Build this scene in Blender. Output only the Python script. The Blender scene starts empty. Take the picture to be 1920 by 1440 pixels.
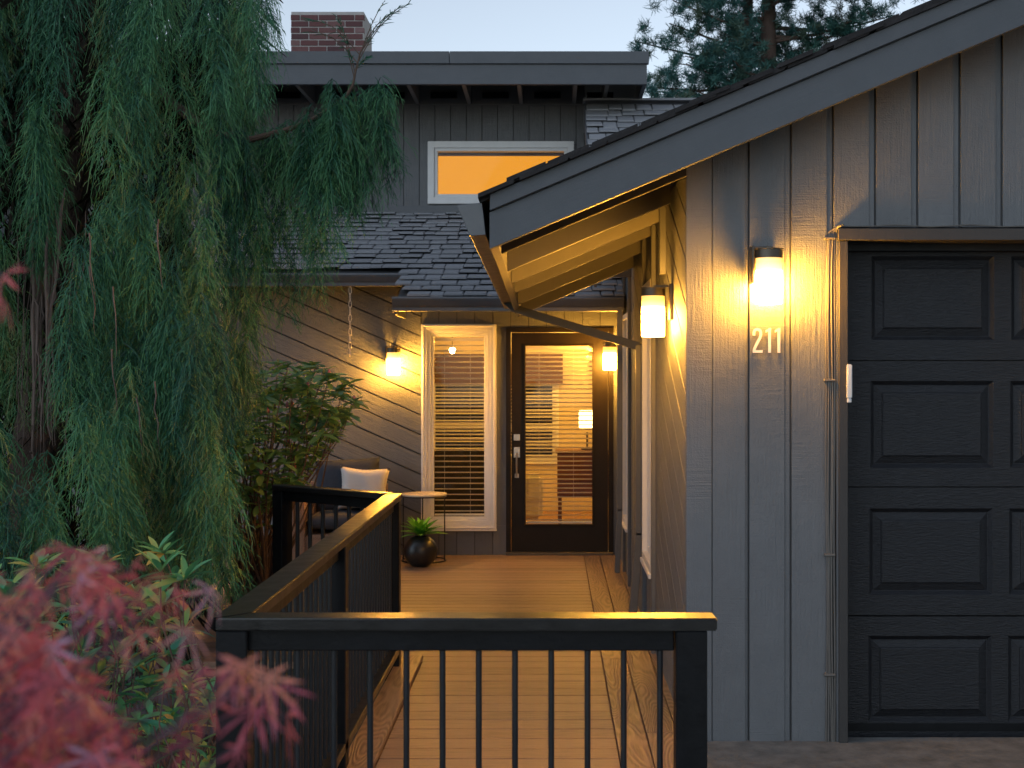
import bpy, bmesh, math, random
import numpy as np
from mathutils import Vector, Matrix
random.seed(7); rng = np.random.default_rng(7)
S = bpy.context.scene
COL = S.collection
rad = math.radians

# ------------------------------------------------------------------ camera, world, light, exposure
F = 2500.0; U0 = 1035.0; V0 = 700.0; EYE = 1.7
cam = bpy.data.cameras.new('camera'); camo = bpy.data.objects.new('camera', cam); COL.objects.link(camo)
camo.location = (0, 0, EYE); camo.rotation_euler = (rad(90), 0, 0)
cam.sensor_width = 36; cam.lens = F / 1920 * 36
cam.shift_x = (960 - U0) / 1920; cam.shift_y = (V0 - 720) / 1920
cam.clip_start = .05; cam.clip_end = 3000
cam.dof.use_dof = True; cam.dof.focus_distance = 6.8; cam.dof.aperture_fstop = 7.0
S.camera = camo
W = bpy.data.worlds.new('World'); S.world = W; W.use_nodes = True
nt = W.node_tree; nt.nodes.clear()
sky = nt.nodes.new('ShaderNodeTexSky'); sky.sky_type = 'NISHITA'; sky.sun_disc = False
SUN_EL, SUN_ROT = rad(14), rad(215)
sky.sun_elevation = SUN_EL; sky.sun_rotation = SUN_ROT; sky.air_density = 1.0; sky.dust_density = .0; sky.ozone_density = 2.5
hs = nt.nodes.new('ShaderNodeHueSaturation'); hs.inputs['Saturation'].default_value = .50; hs.inputs['Value'].default_value = 1.04
bg = nt.nodes.new('ShaderNodeBackground'); bg.inputs[1].default_value = .075
wo = nt.nodes.new('ShaderNodeOutputWorld')
nt.links.new(sky.outputs[0], hs.inputs['Color']); nt.links.new(hs.outputs[0], bg.inputs[0]); nt.links.new(bg.outputs[0], wo.inputs[0])
sl = bpy.data.lights.new('sun', 'SUN'); sl.energy = .30; sl.angle = rad(70); sl.color = (.72, .85, 1)
so = bpy.data.objects.new('sun', sl); COL.objects.link(so)
sd = Vector((math.sin(SUN_ROT) * math.cos(rad(25)), math.cos(SUN_ROT) * math.cos(rad(25)), math.sin(rad(25))))
so.rotation_euler = sd.to_track_quat('Z', 'Y').to_euler()
vs = S.view_settings; vs.view_transform = 'Standard'; vs.look = 'None'; vs.gamma = 1; vs.exposure = 1.22; vs.use_curve_mapping = False
S.cycles.use_denoising = True
S.cycles.max_bounces = 6; S.cycles.diffuse_bounces = 4; S.cycles.glossy_bounces = 3; S.cycles.transparent_max_bounces = 12
S.cycles.transmission_bounces = 4; S.cycles.caustics_reflective = False; S.cycles.caustics_refractive = False
S.cycles.sample_clamp_indirect = 10.0

# ------------------------------------------------------------------ helpers
def P(u, v, Y): return Vector(((u - U0) * Y / F, Y, EYE - (v - V0) * Y / F))
def X(u, Y): return (u - U0) * Y / F
def Z(v, Y): return EYE - (v - V0) * Y / F

class M:
    """collects polygons of one mesh"""
    def __init__(s): s.v = []; s.f = []
    def add(s, vs_, fs):
        n = len(s.v); s.v += [tuple(a) for a in vs_]; s.f += [tuple(i + n for i in f) for f in fs]; return s
    def box(s, a, b):
        x0, x1 = sorted((a[0], b[0])); y0, y1 = sorted((a[1], b[1])); z0, z1 = sorted((a[2], b[2]))
        return s.add([(x0,y0,z0),(x1,y0,z0),(x1,y1,z0),(x0,y1,z0),(x0,y0,z1),(x1,y0,z1),(x1,y1,z1),(x0,y1,z1)],
                     [(0,3,2,1),(4,5,6,7),(0,1,5,4),(1,2,6,5),(2,3,7,6),(3,0,4,7)])
    def hexa(s, c):  # 8 corners, bottom 4 then top 4
        return s.add(c, [(0,3,2,1),(4,5,6,7),(0,1,5,4),(1,2,6,5),(2,3,7,6),(3,0,4,7)])
    def slab(s, poly, O, A, B, N, t0, t1):
        O, A, B, N = map(Vector, (O, A, B, N)); k = len(poly)
        lo = [O + A*p[0] + B*p[1] + N*t0 for p in poly]; hi = [O + A*p[0] + B*p[1] + N*t1 for p in poly]
        return s.add(lo + hi, [tuple(range(k-1, -1, -1)), tuple(range(k, 2*k))] + [(i, (i+1) % k, k + (i+1) % k, k + i) for i in range(k)])
    def tube(s, pts, r, n=8, cap=True):
        pts = [Vector(p) for p in pts]; rr = r if hasattr(r, '__len__') else [r]*len(pts)
        base = len(s.v); up = None
        for i, p in enumerate(pts):
            d = (pts[min(i+1, len(pts)-1)] - pts[max(i-1, 0)]).normalized()
            if up is None: up = d.orthogonal().normalized()
            up = (up - d*up.dot(d)).normalized(); w = d.cross(up)
            for k in range(n):
                a = 2*math.pi*k/n; q = p + (up*math.cos(a) + w*math.sin(a))*rr[i]; s.v.append(tuple(q))
        for i in range(len(pts)-1):
            for k in range(n):
                a = base+i*n+k; b = base+i*n+(k+1) % n; s.f.append((a, b, b+n, a+n))
        if cap:
            s.f.append(tuple(base+k for k in range(n-1, -1, -1))); e = base+(len(pts)-1)*n; s.f.append(tuple(e+k for k in range(n)))
        return s
    def lathe(s, prof, c, n=24, cap=True):
        c = Vector(c); b = len(s.v)
        for r, z in prof:
            for k in range(n):
                a = 2*math.pi*k/n; s.v.append((c.x + r*math.cos(a), c.y + r*math.sin(a), c.z + z))
        m = len(prof)
        for i in range(m-1):
            for k in range(n):
                p = b+i*n+k; q = b+i*n+(k+1) % n; s.f.append((p, q, q+n, p+n))
        if cap:
            s.f.append(tuple(b+k for k in range(n-1, -1, -1))); e = b+(m-1)*n; s.f.append(tuple(e+k for k in range(n)))
        return s
    def build(s, name, mat, parent=None, smooth=False, bevel=0, seg=1):
        me = bpy.data.meshes.new(name)
        if bevel:
            me.from_pydata(s.v, [], s.f)
            bm = bmesh.new(); bm.from_mesh(me)
            bmesh.ops.recalc_face_normals(bm, faces=bm.faces)
            es = [e for e in bm.edges if len(e.link_faces) == 2 and e.calc_face_angle(0) > .5]
            bmesh.ops.bevel(bm, geom=es, offset=bevel, segments=seg, affect='EDGES', clamp_overlap=True)
            bm.to_mesh(me); bm.free()
        else:
            me.from_pydata(s.v, [], s.f); me.validate()
            bm = bmesh.new(); bm.from_mesh(me); bmesh.ops.recalc_face_normals(bm, faces=bm.faces); bm.to_mesh(me); bm.free()
        if smooth:
            me.shade_smooth()
            if smooth != 'all': me.set_sharp_from_angle(angle=rad(40))
        me.materials.append(mat)
        return link(name, me, parent)

def link(name, me, parent=None):
    o = bpy.data.objects.new(name, me); COL.objects.link(o)
    if parent is not None: adopt(o, parent)
    return o
def adopt(o, parent):
    o.parent = parent
    o.matrix_parent_inverse = Matrix.Translation(-world_loc(parent))
def world_loc(o):
    l = Vector(o.location)
    return l if (o.parent is None) else l   # parents' translations are cancelled by the inverse
def empty(name, loc):
    o = bpy.data.objects.new(name, None); COL.objects.link(o); o.location = loc; o.empty_display_size = .1; return o
def tag(o, label=None, cat=None, group=None, kind=None):
    if label: o['label'] = label
    if cat: o['category'] = cat
    if group: o['group'] = group
    if kind: o['kind'] = kind
    return o

def clip(poly, a, b, c):   # keep a*x+b*y<=c
    out = []
    for i in range(len(poly)):
        p, q = poly[i], poly[(i+1) % len(poly)]; dp = a*p[0]+b*p[1]-c; dq = a*q[0]+b*q[1]-c
        if dp <= 0: out.append(p)
        if (dp < 0 < dq) or (dq < 0 < dp):
            t = dp/(dp-dq); out.append((p[0]+(q[0]-p[0])*t, p[1]+(q[1]-p[1])*t))
    return out
def rclip(poly, x0, x1, y0, y1):
    for a, b, c in ((-1,0,-x0),(1,0,x1),(0,-1,-y0),(0,1,y1)):
        if len(poly) < 3: return []
        poly = clip(poly, a, b, c)
    return poly if len(poly) >= 3 and abs(sum(poly[i][0]*poly[(i+1)%len(poly)][1]-poly[(i+1)%len(poly)][0]*poly[i][1] for i in range(len(poly)))) > .002 else []

def ribbons(pts, wid, seed=0):
    """pts (N,K,3), wid (N,K) -> verts, quads: one thin ribbon per row, random facing"""
    r = np.random.default_rng(seed); N, K, _ = pts.shape
    d = pts[:, -1] - pts[:, 0]; rv = r.normal(size=(N, 3)); sd_ = np.cross(d, rv); sd_ /= np.linalg.norm(sd_, axis=1, keepdims=True) + 1e-9
    off = sd_[:, None, :]*wid[:, :, None]*.5
    v = np.stack([pts-off, pts+off], axis=2).reshape(-1, 3)
    i = np.arange(N)[:, None]*K*2 + np.arange(K-1)[None, :]*2
    q = np.stack([i, i+1, i+3, i+2], axis=-1).reshape(-1, 4)
    return v, q
def np_mesh(name, v, q, mat, parent=None, col=None, smooth=False):
    me = bpy.data.meshes.new(name); v = np.asarray(v, np.float32); q = np.asarray(q, np.int32); k = q.shape[1]
    me.vertices.add(len(v)); me.vertices.foreach_set('co', v.ravel())
    me.loops.add(q.size); me.loops.foreach_set('vertex_index', q.ravel())
    me.polygons.add(len(q)); me.polygons.foreach_set('loop_start', np.arange(0, q.size, k, dtype=np.int32))
    me.polygons.foreach_set('loop_total', np.full(len(q), k, np.int32))
    me.update(calc_edges=True)
    if col is not None:
        a = me.color_attributes.new('tone', 'FLOAT_COLOR', 'POINT'); a.data.foreach_set('color', np.asarray(col, np.float32).ravel())
    if smooth: me.shade_smooth()
    me.materials.append(mat)
    return link(name, me, parent)

# ------------------------------------------------------------------ materials
def newmat(name):
    m = bpy.data.materials.new(name); m.use_nodes = True; n = m.node_tree
    return m, n, n.nodes['Principled BSDF']
def N_(n, t, **kw):
    x = n.nodes.new(t)
    for k, v in kw.items(): setattr(x, k, v)
    return x
def coords(n, rot=(0,0,0), scale=(1,1,1), rnd=True):
    tc = N_(n, 'ShaderNodeTexCoord'); mp = N_(n, 'ShaderNodeMapping'); mp.inputs['Rotation'].default_value = rot
    src = tc.outputs['Object']
    if rnd:
        oi = N_(n, 'ShaderNodeObjectInfo'); mul = N_(n, 'ShaderNodeVectorMath', operation='SCALE'); mul.inputs[0].default_value = (7.3, 3.1, 5.7)
        n.links.new(oi.outputs['Random'], mul.inputs['Scale']); ad = N_(n, 'ShaderNodeVectorMath', operation='ADD')
        n.links.new(src, ad.inputs[0]); n.links.new(mul.outputs[0], ad.inputs[1]); src = ad.outputs[0]
    n.links.new(src, mp.inputs[0])
    m2 = N_(n, 'ShaderNodeMapping'); m2.inputs['Scale'].default_value = scale
    n.links.new(mp.outputs[0], m2.inputs[0]); return mp.outputs[0], m2.outputs[0]
def noise(n, vec, scale, detail=4, rough=.55, dist=0):
    t = N_(n, 'ShaderNodeTexNoise'); t.inputs['Scale'].default_value = scale; t.inputs['Detail'].default_value = detail
    t.inputs['Roughness'].default_value = rough; t.inputs['Distortion'].default_value = dist
    if vec is not None: n.links.new(vec, t.inputs['Vector'])
    return t.outputs['Fac']
def ramp(n, fac, stops):
    r = N_(n, 'ShaderNodeValToRGB'); e = r.color_ramp.elements
    while len(e) < len(stops): e.new(.5)
    for i, (p, c) in enumerate(stops): e[i].position = p; e[i].color = (*c, 1) if len(c) == 3 else c
    n.links.new(fac, r.inputs[0]); return r.outputs[0]
def math_(n, op, a, b=None, c=None):
    t = N_(n, 'ShaderNodeMath', operation=op)
    for i, x in enumerate((a, b, c)):
        if x is None: continue
        if isinstance(x, (int, float)): t.inputs[i].default_value = x
        else: n.links.new(x, t.inputs[i])
    return t.outputs[0]
def bump(n, bs, h, dist, strength=1.0):
    b = N_(n, 'ShaderNodeBump'); b.inputs['Distance'].default_value = dist; b.inputs['Strength'].default_value = strength
    n.links.new(h, b.inputs['Height']); n.links.new(b.outputs[0], bs.inputs['Normal'])
def mulc(c, k): return tuple(max(0, x*k) for x in c)

def sawn(name, col, axis='Z', tilt=0, plane='XZ', rough=.55, depth=.010, var=.13):
    """painted rough-sawn board, grain along an axis (or tilted within a plane)"""
    m, n, b = newmat(name)
    rot = (0, 0, 0)
    if plane == 'XZ': rot = (0, tilt, 0)
    elif plane == 'YZ': rot = (tilt, 0, 0)
    sc = {'Z': (1, 1, .05), 'X': (.05, 1, 1), 'Y': (1, .05, 1)}[axis]
    cr = {'Z': (.03, .03, 1), 'X': (1, .03, .03), 'Y': (.03, 1, .03)}[axis]
    base, g = coords(n, rot, sc)
    _, c = coords(n, rot, cr)
    grain = noise(n, g, 70, 5, .65, .5); saw = noise(n, c, 130, 3, .6); zone = noise(n, base, 2.2, 2)
    dents = noise(n, base, 26, 4, .6, .6)
    z2 = ramp(n, zone, [(.46, (0,0,0)), (.68, (.8,.8,.8))])
    mix = N_(n, 'ShaderNodeMix'); mix.data_type = 'FLOAT'
    n.links.new(z2, mix.inputs[0]); n.links.new(grain, mix.inputs[2]); n.links.new(saw, mix.inputs[3])
    fine = noise(n, base, 150, 2, .6)
    h = math_(n, 'ADD', math_(n, 'ADD', mix.outputs[0], math_(n, 'MULTIPLY', dents, .55)), math_(n, 'MULTIPLY', fine, .45))
    bump(n, b, h, depth, 1)
    oi = N_(n, 'ShaderNodeObjectInfo')
    k = math_(n, 'ADD', math_(n, 'MULTIPLY', oi.outputs['Random'], var), math_(n, 'MULTIPLY', noise(n, base, 5, 5, .65), .35))
    cc = ramp(n, k, [(.05, mulc(col, .78)), (.5, mulc(col, 1.22))])
    n.links.new(cc, b.inputs['Base Color']); b.inputs['Roughness'].default_value = rough
    b.inputs['Specular IOR Level'].default_value = .35
    return m
def plain(name, col, rough=.5, metal=0, bumpd=0, bs=60, spec=.5, var=.1):
    m, n, b = newmat(name)
    base, _ = coords(n)
    cc = ramp(n, noise(n, base, 9, 5, .65), [(.3, mulc(col, 1-var)), (.7, mulc(col, 1+var))])
    n.links.new(cc, b.inputs['Base Color'])
    rr = ramp(n, noise(n, base, 14, 4), [(.3, (rough*.85,)*3), (.7, (min(1, rough*1.15),)*3)])
    n.links.new(rr, b.inputs['Roughness']); b.inputs['Metallic'].default_value = metal; b.inputs['Specular IOR Level'].default_value = spec
    if bumpd: bump(n, b, noise(n, base, bs, 5, .6), bumpd)
    return m
def emit(name, col, st):
    m, n, b = newmat(name); b.inputs['Base Color'].default_value = (.9, .88, .8, 1)
    b.inputs['Emission Color'].default_value = (*col, 1); b.inputs['Emission Strength'].default_value = st; b.inputs['Roughness'].default_value = .4
    return m
def glass(name, tint=(1,1,1), refl=.10):
    m, n, b = newmat(name); n.nodes.remove(b)
    t = N_(n, 'ShaderNodeBsdfTransparent'); t.inputs[0].default_value = (*tint, 1)
    g = N_(n, 'ShaderNodeBsdfGlossy'); g.inputs['Roughness'].default_value = .02
    lw = N_(n, 'ShaderNodeLayerWeight'); lw.inputs[0].default_value = .25
    mx = N_(n, 'ShaderNodeMixShader'); n.links.new(math_(n, 'ADD', math_(n, 'MULTIPLY', lw.outputs['Fresnel'], .35), .008), mx.inputs[0])
    n.links.new(t.outputs[0], mx.inputs[1]); n.links.new(g.outputs[0], mx.inputs[2]); n.links.new(mx.outputs[0], n.nodes['Material Output'].inputs[0])
    return m

GREY = (.150, .155, .163)
PITCH = math.atan(.42)
m_side_v = sawn('grey_paint_vertical', GREY, 'Z', depth=.005)
m_diag_yz = sawn('grey_paint_diagonal_side', GREY, 'Y', tilt=-PITCH, plane='YZ')
m_diag_xz = sawn('grey_paint_diagonal_porch', mulc(GREY, 1.05), 'X', tilt=-math.atan(.44), plane='XZ')
m_trimv = sawn('grey_paint_trim', mulc(GREY, .9), 'Z', depth=.0015)
TRIMC = (.100, .108, .121)
m_rake = sawn('grey_paint_rake', TRIMC, 'X', tilt=PITCH, plane='XZ', depth=.0012, var=.05)
m_fasc = sawn('grey_paint_fascia', TRIMC, 'X', depth=.0018, var=.08)
m_dark = plain('lookout_shade_black', (.010, .008, .007), .8)  # front rafter near-black: shade under the rake put into its colour
m_raft = sawn('grey_paint_rafter', (.19, .185, .175), 'X', depth=.001, var=.08)
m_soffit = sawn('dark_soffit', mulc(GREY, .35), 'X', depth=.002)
m_gap = plain('board_joint_paint', mulc(GREY, .35), .7)
m_sheath = plain('grey_paint_recess', mulc(GREY, .9), .6, bumpd=.002, bs=120)
m_white = plain('white_window_vinyl', (.74, .73, .72), .35, var=.04)
m_trimdark = sawn('dark_brown_grey_trim', (.052, .048, .046), 'Z', depth=.0015, var=.06)
m_gut = plain('grey_gutter_metal', (.10, .105, .115), .38, var=.08)
m_black = plain('black_rail_paint', (.006, .0065, .008), .45, bumpd=.001, bs=55, spec=.22, var=.35)
m_blackmetal = plain('black_powder_coat', (.014, .015, .018), .38, spec=.5)
m_door = plain('dark_brown_door_paint', (.015, .010, .007), .42, var=.15, spec=.2)
m_nickel = plain('brushed_nickel', (.55, .5, .45), .32, 1)
m_bronze = plain('bronze_lamp_metal', (.10, .085, .07), .42, .8)
m_shade = emit('lit_opal_glass', (1, .44, .05), 42)
_n = m_shade.node_tree; _tc = N_(_n, 'ShaderNodeTexCoord'); _sp = N_(_n, 'ShaderNodeSeparateXYZ'); _n.links.new(_tc.outputs['Generated'], _sp.inputs[0])
_rp = ramp(_n, _sp.outputs[2], [(.0, (.2,)*3), (.25, (1,)*3), (.60, (1,)*3), (.74, (.02,)*3), (.90, (.003,)*3)]); _n.links.new(math_(_n, 'MULTIPLY', _rp, 228), _n.nodes['Principled BSDF'].inputs['Emission Strength'])
m_glass = glass('window_glass')
m_slat = plain('white_blind_slat', (.72, .68, .6), .5, var=.03)
m_cream = plain('interior_cream_wall', (.62, .52, .36), .8, var=.04)
m_ceil = plain('interior_ceiling', (.7, .62, .48), .9, var=.03)
m_intfloor = sawn('interior_oak_floor', (.32, .17, .07), 'X', depth=.0005, rough=.35)
m_cabinet = sawn('brown_cherry_cabinet', (.14, .05, .02), 'X', depth=.0005, rough=.35)
m_darksofa = plain('charcoal_upholstery', (.02, .017, .015), .9)
m_cream_chair = plain('cream_upholstery', (.78, .74, .6), .9)
m_bamboo = sawn('woven_bamboo_shade', (.09, .042, .012), 'X', depth=.003, rough=.6, var=.5)
m_navy = plain('navy_cushion_cloth', (.035, .04, .055), .95, bumpd=.001, bs=500)
m_pillow = plain('white_pillow_cloth', (.62, .58, .55), .95, bumpd=.001, bs=400, var=.03)
m_wicker = plain('brown_wicker', (.30, .19, .135), .6, bumpd=.001, bs=200, var=.3)
m_marble = plain('pale_table_top', (.6, .52, .42), .3, var=.1)
m_pot = plain('black_ceramic_pot', (.016, .016, .017), .36, var=.1)
m_soil = plain('bark_mulch_soil', (.05, .032, .022), .95, bumpd=.03, bs=30, var=.4)
m_conc = plain('concrete_driveway', (.15, .148, .14), .85, bumpd=.004, bs=60, var=.35)
m_sensor = plain('white_plastic', (.6, .62, .64), .4, var=.03)
m_cable = plain('painted_cable', (.13, .12, .11), .45)
m_galv = plain('galvanised_chain', (.5, .47, .42), .4, .7)
m_bark = sawn('tree_bark', (.10, .068, .055), 'Z', depth=.02, rough=.9, var=.3)
m_stem = plain('grey_brown_bare_stem', (.15, .108, .09), .9, bumpd=.003, bs=60, var=.35)
m_twig = plain('brown_twig', (.12, .078, .058), .85, var=.3)
m_mortar = plain('mortar', (.4, .38, .37), .95, bumpd=.003, bs=100)

def m_shingle_():
    m, n, b = newmat('grey_asphalt_shingle'); base, _ = coords(n)
    oi = N_(n, 'ShaderNodeObjectInfo')
    at = N_(n, 'ShaderNodeAttribute'); at.attribute_name = 'tone'
    k = math_(n, 'ADD', math_(n, 'MULTIPLY', oi.outputs['Random'], .16), math_(n, 'MULTIPLY', noise(n, base, 70, 4, .75), .6))
    c = ramp(n, k, [(.15, (.21, .216, .235)), (.75, (.36, .365, .385))])
    n.links.new(c, b.inputs['Base Color']); b.inputs['Roughness'].default_value = .9
    bump(n, b, noise(n, base, 300, 3, .7), .003); return m
m_shingle = m_shingle_()
def m_brick_():
    m, n, b = newmat('red_brick'); base, _ = coords(n); oi = N_(n, 'ShaderNodeObjectInfo')
    k = math_(n, 'ADD', math_(n, 'MULTIPLY', oi.outputs['Random'], .7), math_(n, 'MULTIPLY', noise(n, base, 30, 4, .7), .3))
    n.links.new(ramp(n, k, [(.1, (.07, .035, .04)), (.5, (.13, .055, .055)), (.85, (.2, .12, .12))]), b.inputs['Base Color'])
    b.inputs['Roughness'].default_value = .9; bump(n, b, noise(n, base, 90, 4, .7), .004); return m
m_brick = m_brick_()
def m_deck_(name, axis, rings):
    m, n, b = newmat(name); col = (.25, .168, .122)
    sc = (.06, 1, 1) if axis == 'X' else (1, .06, 1)
    base, g = coords(n, (0,0,0), sc)
    st = noise(n, g, 110, 4, .6, .3)
    if rings:
        _, g2 = coords(n, (0,0,0), (1, .16, 1))
        nz = noise(n, g2, 5.5, 1.2, .4, .3); w = math_(n, 'SINE', math_(n, 'MULTIPLY', nz, 170))
        h = math_(n, 'ADD', math_(n, 'MULTIPLY', w, .5), math_(n, 'MULTIPLY', st, .5)); bump(n, b, h, .0022)
        k = math_(n, 'ADD', math_(n, 'MULTIPLY', w, .14), math_(n, 'MULTIPLY', st, .7))
        c = ramp(n, k, [(.1, mulc(col, .55)), (.4, col), (.7, mulc(col, 1.25))])
    else:
        bump(n, b, st, .003)
        oi = N_(n, 'ShaderNodeObjectInfo')
        k = math_(n, 'ADD', math_(n, 'MULTIPLY', st, .8), math_(n, 'MULTIPLY', oi.outputs['Random'], .22))
        c = ramp(n, k, [(.3, mulc(col, .62)), (.5, col), (.75, mulc(col, 1.25))])
    n.links.new(c, b.inputs['Base Color']); b.inputs['Roughness'].default_value = .5
    b.inputs['Specular IOR Level'].default_value = .45
    return m
m_deck = m_deck_('brown_composite_deck', 'X', False); m_deckb = m_deck_('embossed_composite_border', 'Y', True)
def m_gdoor_():
    m, n, b = newmat('black_embossed_garage_steel'); base, g = coords(n, (0,0,0), (.25, 1, 1), rnd=False)
    gr = noise(n, g, 130, 5, .7, .5)
    n.links.new(ramp(n, gr, [(.3, (.005, .0052, .0066)), (.7, (.016, .017, .022))]), b.inputs['Base Color'])
    b.inputs['Roughness'].default_value = .42; b.inputs['Specular IOR Level'].default_value = .42
    bump(n, b, gr, .005); return m
m_gdoor = m_gdoor_()
def m_leaf_(name, stops, rough=.45, trans=.25, use='tone', spec=.5):
    m, n, b = newmat(name)
    if use == 'tone':
        at = N_(n, 'ShaderNodeAttribute'); at.attribute_name = 'tone'; k = at.outputs['Fac']
    else:
        oi = N_(n, 'ShaderNodeObjectInfo'); base, _ = coords(n)
        k = math_(n, 'ADD', math_(n, 'MULTIPLY', oi.outputs['Random'], .7), math_(n, 'MULTIPLY', noise(n, base, 18, 3), .3))
    c = ramp(n, k, stops); n.links.new(c, b.inputs['Base Color']); b.inputs['Roughness'].default_value = rough
    b.inputs['Specular IOR Level'].default_value = spec
    if trans:
        t = N_(n, 'ShaderNodeBsdfTranslucent'); n.links.new(c, t.inputs[0]); mx = N_(n, 'ShaderNodeMixShader'); mx.inputs[0].default_value = trans
        n.links.new(b.outputs[0], mx.inputs[1]); n.links.new(t.outputs[0], mx.inputs[2]); n.links.new(mx.outputs[0], n.nodes['Material Output'].inputs[0])
    return m
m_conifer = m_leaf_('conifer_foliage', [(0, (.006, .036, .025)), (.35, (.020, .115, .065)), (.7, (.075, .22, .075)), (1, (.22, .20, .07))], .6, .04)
m_pine = m_leaf_('pine_needles', [(0, (.02, .085, .09)), (.6, (.035, .13, .11)), (1, (.08, .09, .05))], .6, .1)
m_rhodo = m_leaf_('rhododendron_leaf', [(.1, (.09, .24, .10)), (.55, (.24, .42, .13)), (.9, (.34, .48, .14))], .36, .25, 'obj', .6)
m_rhodo_t = m_leaf_('rhododendron_leaf_mass', [(.1, (.09, .24, .10)), (.55, (.24, .42, .13)), (.9, (.34, .48, .14))], .36, .25, 'tone', .6)
m_laurel = m_leaf_('laurel_leaf', [(.1, (.05, .22, .13)), (.5, (.13, .40, .16)), (.78, (.32, .52, .15)), (.95, (.66, .42, .10))], .35, .25, 'obj', .6)
m_laurel_t = m_leaf_('laurel_leaf_mass', [(.1, (.05, .22, .13)), (.5, (.13, .40, .16)), (.78, (.32, .52, .15)), (.95, (.66, .42, .10))], .35, .25, 'tone', .6)
m_maple = m_leaf_('red_maple_leaf', [(.05, (.26, .10, .20)), (.25, (.60, .13, .17)), (.5, (.72, .16, .15)), (.68, (.74, .32, .22)), (.8, (.52, .28, .44)), (.93, (.70, .44, .42)), (1, (.38, .46, .18))], .4, .4, 'obj')
m_maple_t = m_leaf_('red_maple_leaf_mass', [(.05, (.26, .10, .20)), (.25, (.60, .13, .17)), (.5, (.72, .16, .15)), (.68, (.74, .32, .22)), (.8, (.52, .28, .44)), (.93, (.70, .44, .42)), (1, (.38, .46, .18))], .4, .4, 'tone')
m_succ = m_leaf_('succulent_leaf', [(.1, (.08, .32, .03)), (.8, (.2, .55, .06))], .35, .2, 'obj')
m_bud = plain('pink_flower_bud', (.5, .16, .18), .5, var=.3)
m_budg = plain('green_flower_bud', (.22, .24, .08), .5, var=.3)

# ------------------------------------------------------------------ ground
g = M().box((-120, -60, -1.0), (120, 200, -.45)).build('ground', m_soil); tag(g, kind='structure')
drive = M().box((.62, -8, -.44), (9, 6.3, -.02)).build('driveway', m_conc); tag(drive, kind='structure')

# ------------------------------------------------------------------ deck
deck = M().box((-.99, 3.72, -.40), (.60, 7.75, -.06)); deck.box((-3.6, 7.752, -.40), (.64, 12.49, -.06))
deck = tag(deck.build('deck', m_gap), 'brown composite plank deck leading to the front door', None, None, 'structure')
y = 3.74; i = 0
while y < 12.44:
    w = .165 if y < 7.75 else .14
    xl = -.764 if y < 7.72 else -3.6
    if y < 12.46: pass
    xr = .296
    y1 = min(y + w - .007, 12.478)
    M().box((xl, y, -.045), (xr, y1, random.uniform(-.0006, .0006))).build('deck_board', m_deck, deck, bevel=.003)
    y += w
for (xa, xb, ya, yb) in ((.30, .442, 3.74, 7.93), (.30, .442, 7.934, 12.49), (.447, .589, 3.74, 6.3), (.447, .589, 6.304, 12.49), (-.91, -.769, 3.84, 7.94),(.594,.642,6.3,12.49)):
    M().box((xa, ya, -.045), (xb, yb, .0015 if xa > 0 else .022)).build('border_board', m_deckb, deck, bevel=.003)

# ------------------------------------------------------------------ house
house = tag(empty('house', (0, 9, 0)), 'dark grey wood sided house with a garage, deck entry and glowing windows', 'house')
YG, YD, YP, YU, XS = 6.25, 12.5, 12.5, 14.3, .645
def roofz(x, y): return .42*x - .027*(y-6)

# garage front wall: boards
gw = M(); OUT = (0, -1, 0)
ridge = 3.2
poly = [(XS, -.3), (X(1573, YG), -.3), (X(1573, YG), Z(427, YG)), (4.6, Z(427, YG)), (4.6, -.3), (5.7, -.3), (5.7, 2.5+.42*(2*ridge-5.7)), (ridge, 2.5+.42*ridge), (XS, 2.5+.42*XS)]
# concave: split into convex quads
zt = lambda x: 2.49 + .42*(x if x < ridge else 2*ridge-x)
xo = X(1573, YG); zo = Z(427, YG); xo2 = 4.6
for pl in ([(XS, -.3), (xo, -.3), (xo, zt(xo)), (XS, zt(XS))], [(xo, zo), (xo2, zo), (xo2, zt(xo2)), (ridge, zt(ridge)), (xo, zt(xo))], [(xo2, -.3), (5.7, -.3), (5.7, zt(5.7)), (xo2, zt(xo2))]):
    gw.slab(pl, (0, YG, 0), (1,0,0), (0,0,1), (0,1,0), 0, .1)
gw = gw.build('garage_front_wall', m_gap, house)
us = [(U0 + (XS-.0175)*F/YG, 1333.5), (1335, 1397)] + [(1404.5 + 79*k, 1470 + 79*k) for k in range(0, 22)]
for k, (ua, ub) in enumerate(us):
    xa, xb = X(ua, YG), X(ub, YG)
    if xb > 5.7: break
    z0 = zo if (xb > xo + .02 and xa < xo2) else -.28
    if k == 3+0 : pass
    if xa < ridge < xb: continue
    pl = [(xa, z0), (xb, z0), (xb, zt(xb)), (xa, zt(xa))]
    bd = M().slab(pl, (0, YG, 0), (1,0,0), (0,0,1), (0,-1,0), 0, .02 if k == 0 else .016)
    if k >= 1:   # rebated lip of the channel siding
        xc = X(ub + (10.2 if k > 1 else 4.5), YG)
        if z0 > 0 or not (xa < xo < xc): bd.slab([(xb+.0002, z0), (xc, z0), (xc, zt(xc)), (xb+.0002, zt(xb))], (0, YG, 0), (1,0,0), (0,0,1), (0,-1,0), .0005, .007)
        else: bd.slab([(xb+.0002, z0), (xo-.001, z0), (xo-.001, zt(xc)), (xb+.0002, zt(xb))], (0, YG, 0), (1,0,0), (0,0,1), (0,-1,0), .0005, .007)
    bd.build('board', m_side_v, gw, bevel=.0012)
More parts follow.
